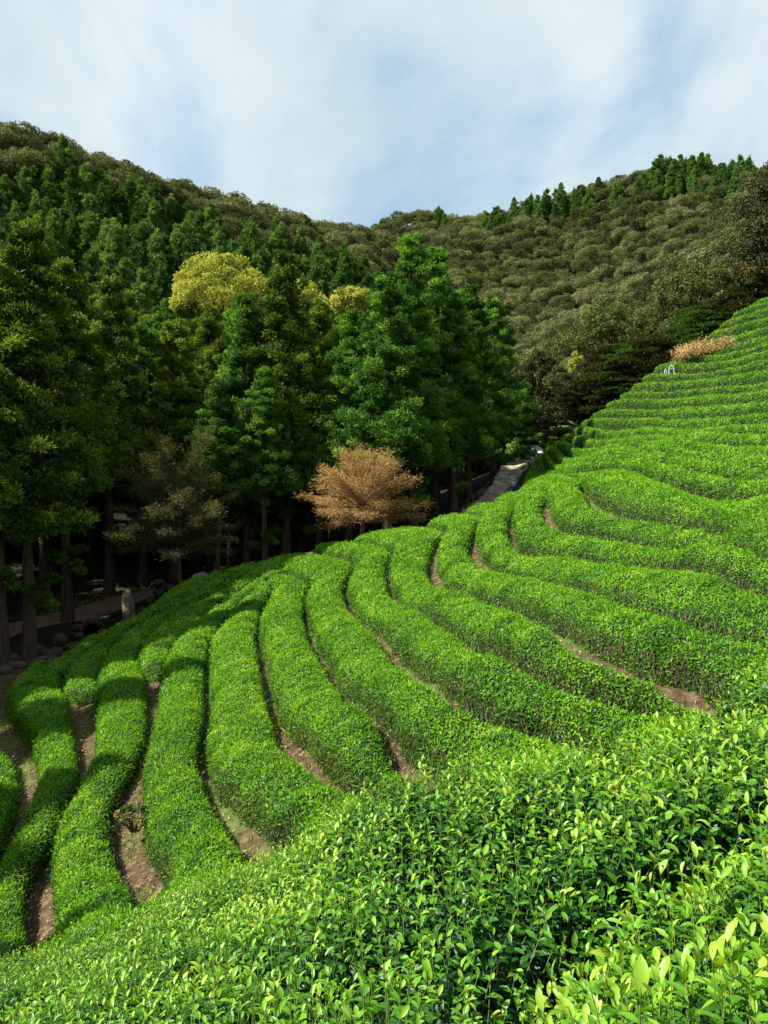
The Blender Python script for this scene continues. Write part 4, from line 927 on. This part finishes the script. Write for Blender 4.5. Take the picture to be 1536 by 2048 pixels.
bush('shrub', 1130, None, 100, 1.6, 2.2, 'shrub', 'green bush at the left foot of the dark maples', 85)
bush('shrub', 1072, None, 108, 1.6, 2.6, 'dkgreen', 'dark bush behind the concrete slab', 86)
bush('dry_bush', 1448, 722, 72, 3.7, 1.5, 'dry', 'wide dry brown bush lying across the upper tea rows', 87, n=90, nk=130, kl=.12)
bush('dry_bush', 1400, 735, 73, 2.0, .8, 'dry_dark', 'low dry scrub at the left foot of the wide brown bush', 88, n=40, nk=110, kl=.12)
bush('dry_bush', 1215, 1318, 16.6*1.0, .28, .16, 'grass', 'tuft of dry weeds on the brown soil between the sweeping hedges', 89, n=14, nk=60, kl=.05)
bush('weed', 268, 1640, 16.8, .30, .22, 'grass', 'tuft of green weeds on the bare soil left of the wide hedge', 90, n=14, nk=60, kl=.06)

# ------------------------------------------------------------------ paths
def strip(name, Lp, Rp, n, mat, lift=.03, thick=.25, steps=0):
    A = resample(Lp, n); B = resample(Rp, n); m = 9; s = np.linspace(0, 1, m)
    XY = A[:, None]*(1-s[:, None])+B[:, None]*s[:, None]; xy = XY.reshape(-1, 2); z = gnd(xy[:, 0], xy[:, 1]).reshape(n, m)
    z = np.maximum(z, z.mean(1, keepdims=True)) + lift
    if steps:
        zz = z.mean(1); q = np.floor((zz-zz[0])/steps)*steps+zz[0]; z = z + ((q-zz)*.45)[:, None]+.06
    z += (fbm(xy*1.3, 3, 8).reshape(n, m)-.5)*.07
    V = np.c_[xy, z.ravel()]; F = grid_faces(n, m)
    nr = np.cross(V[F[:, 2]]-V[F[:, 0]], V[F[:, 3]]-V[F[:, 1]])
    if nr[:, 2].sum() < 0: F = F[:, ::-1]
    Vs, F2, SF = skirt(V, F, np.ones(len(F), bool), thick)
    return tag(link(name, mesh_np(name, Vs, [F2, SF], [mat])), kind='structure')
wpt = lambda u, v, Y: P(u, v, Y*S)[:2]
PLc = np.array([wpt(a, b, c) for a, b, c in PATH_L]); d = norm(np.gradient(PLc, axis=0)); nn_ = np.c_[-d[:, 1], d[:, 0]]
dp = strip('dirt_path', PLc+nn_*2.0, PLc-nn_*1.6, 60, M['dirt'], .06)
sp = strip('stone_path', np.array([wpt(a, b, e) for a, b, c, d_, e in PR]), np.array([wpt(c, d_, e) for a, b, c, d_, e in PR]), 150, M['paving'], .12, .4, steps=.42)

# ------------------------------------------------------------------ rocks, standing stone, bench, slab, handrail
def ico(sub=2):
    import bmesh
    bm = bmesh.new(); bmesh.ops.create_icosphere(bm, subdivisions=sub, radius=1); V = np.array([v.co[:] for v in bm.verts]); F = np.array([[v.index for v in f.verts] for f in bm.faces]); bm.free(); return V, F
IV, IF = ico(3)
def rock_mesh(seed, sq=(1, .8, .6), blocky=.55):
    V = IV.copy(); q = np.sign(V)*np.abs(V)**blocky; V = norm(V)*.35+q*.65*.8
    V *= 1+.8*(fbm(IV*1.1+seed*9, 2, seed)-.5)[:, None]; V += (fbm(IV*4+seed, 3, seed+3)-.5)[:, None]*.10*norm(IV); return mesh_np('boulder', V*np.array(sq), [IF], [M['rock']], smooth=True)
RM = [rock_mesh(i, sq) for i, sq in enumerate([(1, .8, .62), (1, .7, .5), (.9, .9, .75), (1.2, .7, .45), (.8, .8, .6)])]
rk = random.Random(9); nrock = [0]
def rock(u, v, Y, w, label, mesh=None, mat=None, flat=1.0, group='rocks beside the dirt path'):
    me = mesh or RM[rk.randrange(5)]
    if mat: me = me.copy(); me.materials[0] = mat
    o = link('boulder', me); x_, y_ = at(u, Y); z0 = float(gnd(x_, y_)[0]); o.location = (x_, y_, z0+w*.16 if v is None else (HOR-v)/FPX*y_)
    o.scale = (w*.5, w*.5, w*.5*flat); o.rotation_euler = (rk.uniform(-.2, .2), rk.uniform(-.2, .2), rk.random()*6.28); tag(o, label, 'rock', group); return o
RL = 'brown boulder in the rough bank between the dirt path and the tea rows'
for u_, Y_, w_ in [(150,50,1.1),(172,51,.9),(120,50.5,.9),(198,52,.8),(140,47.5,1.3),(165,47,1.2),(112,46.5,1.1),(185,48,1.0),(100,48.5,.9),(90,45.5,1.0),(120,44.5,1.0),(70,43.5,.9),(45,45,.9),(30,43,1.1),(105,43,.7),(60,47,1.1),(218,53.5,1.2),(236,54,1.1),(275,55,1.0),(288,55.5,.9),(300,57,.8),(315,58,.8),(328,58.5,.7),(212,50,.8),(155,53,.6),(176,53.5,.7),(80,49,.8),(20,47,1.0),(133,49,.8),(206,51.5,.5),(246,53,.6),(262,53.4,.6),(340,58,.6),(10,41,.7),(128,46,.7),(152,45.5,.8)]:
    rock(u_, None, Y_, w_, RL)
rock(318, None, 66, 1.3, 'rounded boulder behind the upper end of the dirt path', flat=.8, group=None)
rock(404, None, 66, 1.5, 'pale topped boulder at the foot of the grove right of the dusky tree', mat=M['pale'], flat=.7, group=None)
rock(556, 1121, 52, .7, 'flat pale stone lying at the brow left of the thick trunk', mesh=RM[3], mat=M['pale'], flat=.35, group=None)
rock(618, 1108, 52, .8, 'flat pale stone lying at the brow nearer the dry brown tree', mesh=RM[3], mat=M['stele'], flat=.4, group=None)
for i in range(26):
    f = i/25.; a = np.array([[q[2], q[3], q[4]] for q in PR], float); ii = f*(len(PR)-1); k = int(min(ii, len(PR)-2)); q = a[k]*(1-ii+k)+a[k+1]*(ii-k)
    rock(q[0]+4, None, q[2], +.16+.22*rk.random(), 'small pale edging stone along the right side of the stone path', mat=None if i % 3 else M['pale'], group='edging stones along the stone path').location.z += .38
# standing stone
n = 18; k = 12; zz = np.linspace(-.3, 1.75, n); pr = np.interp(zz, [-.3, 0, .5, 1.2, 1.55, 1.75], [.32, .31, .29, .27, .22, .04]); V = []
for i in range(n):
    for j in range(k):
        an = j*2*math.pi/k; rr = pr[i]*(1+.18*math.cos(2*an)+.30*(vnoise(np.array([[math.cos(an)*1.6+5, math.sin(an)*1.6+5, zz[i]*2.4]]), 3)[0]-.5)); V.append([rr*math.cos(an)+.04*math.sin(zz[i]*3), rr*.75*math.sin(an), zz[i]])
F = [[i*k+j, i*k+(j+1) % k, (i+1)*k+(j+1) % k, (i+1)*k+j] for i in range(n-1) for j in range(k)]
o = link('standing_stone', mesh_np('standing_stone', np.array(V), [np.array(F)], [M['stele']], smooth=True)); x_, y_ = at(256, 52); o.location = (x_, y_, (HOR-1244)/FPX*y_)
tag(o, 'upright weathered standing stone beside the dirt path', 'standing stone')
def box(cx, cy, cz, sx, sy, sz, bev=.02):
    V = np.array([[x*sx/2, y*sy/2, z*sz/2] for z in (-1, 1) for y in (-1, 1) for x in (-1, 1)])+np.array([cx, cy, cz]); F = np.array([[0, 2, 3, 1], [4, 5, 7, 6], [0, 1, 5, 4], [2, 6, 7, 3], [0, 4, 6, 2], [1, 3, 7, 5]]); return V, F
def bevel(o, w=.03): m = o.modifiers.new('bevel', 'BEVEL'); m.width = w; m.segments = 2; return o
b = bpy.data.objects.new('stone_bench', None); COL.objects.link(b); x_, y_ = at(62, 45); b.location = (x_, y_, float(gnd(x_, y_)[0])); b.rotation_euler = (0, 0, .15); tag(b, 'rough slab bench on two stubby supports by the nearest cedar trunk', 'bench')
v_, f_ = box(0, 0, .55, 2.1, .6, .14); bevel(link('slab', mesh_np('slab', v_, [f_], [M['wood']]), b))
for sx in (-.75, .75): v_, f_ = box(sx, 0, .2, .3, .45, .56); bevel(link('leg', mesh_np('leg', v_, [f_], [M['rock']]), b))
# stone culvert: a ring of stones round a dark drain mouth
b = bpy.data.objects.new('stone_culvert', None); COL.objects.link(b); x_, y_ = at(182, 50.5); b.location = (x_, y_, (HOR-1262)/FPX*y_); tag(b, 'dark drain mouth framed by rough stones below the dirt path', 'culvert')
zt = np.linspace(0, 2.4, 5); tv, tf = frustum(np.c_[zt*0, zt, zt*.02], [.46]*5, 14, .08, 3); link('tunnel', mesh_np('tunnel', tv, [tf], [M['tea_body']]), b)
for j in range(9):
    an = j*2*math.pi/9; o = link('rim_stone', RM[j % 5], b); o.location = (math.cos(an)*.62, -.05, math.sin(an)*.56); o.scale = (.25, .3, .2); o.rotation_euler = (0, an, j)
# slab at the end of the path; its very pale colour stands in for sunlight
x_, y_ = at(1069, 99); o = link('concrete_slab', mesh_np('concrete_slab', *[(lambda b_: b_[0])(box(0, 0, 0, 1.9, 2.6, .18)), [box(0, 0, 0, 1.9, 2.6, .18)[1]], [M['concrete']]])); o.location = (x_, y_, (HOR-900)/FPX*y_); o.rotation_euler = (math.radians(24), 0, .25); bevel(o)
tag(o, 'concrete slab, sunlight painted into its tone, at the far end of the stone path', 'slab')
# white steel handrail at the edge of the terraces
def rail(u, v, Y, wd, ht, label):
    b = bpy.data.objects.new('handrail', None); COL.objects.link(b); x_, y_ = at(u, Y); b.location = (x_, y_, (HOR-v)/FPX*y_); tag(b, label, 'handrail')
    for sx in (-wd/2, wd/2): v_, f_ = frustum(np.array([[sx*1.15, 0, -.3], [sx, 0, ht-.12]]), [.022, .022], 8); link('post', mesh_np('post', v_, [f_], [M['steel']], smooth=True), b)
    v_, f_ = frustum(np.array([[-wd/2, 0, ht-.13], [-wd/2+.1, 0, ht], [0, 0, ht+.04], [wd/2-.1, 0, ht], [wd/2, 0, ht-.13]]), [.022]*5, 8); link('top_rail', mesh_np('top_rail', v_, [f_], [M['steel']], smooth=True), b)
    v_, f_ = frustum(np.array([[-wd/2*1.04, .0, ht*.45], [wd/2*1.04, .0, ht*.5]]), [.02, .02], 6); link('cross_bar', mesh_np('cross_bar', v_, [f_], [M['steel']], smooth=True), b)
rail(1343, 743, 72, .34, .42, 'white steel handrail arch at the left end of the upper tea rows')
rail(1331, 744, 72.5, .14, .2, 'low white steel frame just left of the handrail arch')

# grass and fallen leaves in the furrows and beside the path: uncountable
gr = np.random.default_rng(77); pts = []
for Lp in (G4, G5, G6, G7, G8, G9, G10, G11, G12, G13, G14, G3r, R1R, R1L, LC):
    w = resample(line(Lp), 400); pts.append(w[gr.integers(0, 400, 1500)] + gr.normal(size=(1500, 2))*.16)
for U_ in UP[8:]:
    w = resample(line(U_), 300); pts.append(w[gr.integers(0, 300, 500)] + gr.normal(size=(500, 2))*.2)
for q in PR[:]:
    c0 = np.array(wpt(q[0]-4, q[1], q[4])); pts.append(c0 + gr.normal(size=(500, 2))*np.array([.45, 1.6])-np.array([.3, 0]))
g0 = np.concatenate([PLc+nn_*k_ for k_ in (2.6, 3.6)]); w = resample(PLc+nn_*3.0, 300); pts.append(w[gr.integers(0, 300, 2500)]+gr.normal(size=(2500, 2))*.8)
xy = np.concatenate(pts); m = len(xy); p = np.c_[xy, gnd(xy[:, 0], xy[:, 1])]
kx = (vnoise(xy*.8, 6) + .35*gr.random(m)) > .55; p = p[kx]; m = len(p); dd = np.linalg.norm(p, axis=1)
t = norm(np.array([0, 0, 1.])+gr.normal(size=(m, 3))*.55); ln = np.maximum(.08, .0035*dd)*(.7+gr.random(m)); V, F = kites(p, t, norm(gr.normal(size=(m, 3))), ln, ln*.2)
tag(link('grass', mesh_np('grass', V, [F], [M['grass']], None, {'lv': (.15+.9*gr.random(m)).clip(0, 1)})), 'thin grass and weeds in the furrows and beside the paths', kind='stuff')

xy = np.concatenate([resample(line(Lp), 400)[gr.integers(0, 400, 1100)] + gr.normal(size=(1100, 2))*.22 for Lp in (G4, G5, G6, G7, G8, G9, G10, G11, G12, G13, G3r, R1R, R1L, LC)])
m = len(xy); p = np.c_[xy, gnd(xy[:, 0], xy[:, 1])+.015+.02*gr.random(m)]; a = gr.random(m)*6.283; t = norm(np.stack([np.cos(a), np.sin(a), gr.normal(size=m)*.25], 1)); ln = .03+.055*gr.random(m)**2
V, F = kites(p, t, norm(np.array([0, 0, 1.])+gr.normal(size=(m, 3))*.35), ln, ln*.45)
tag(link('leaf_litter', mesh_np('leaf_litter', V, [F], [M['dry']], None, {'lv': gr.random(m)*.9})), 'dry fallen leaves and clippings in the furrows', kind='stuff')
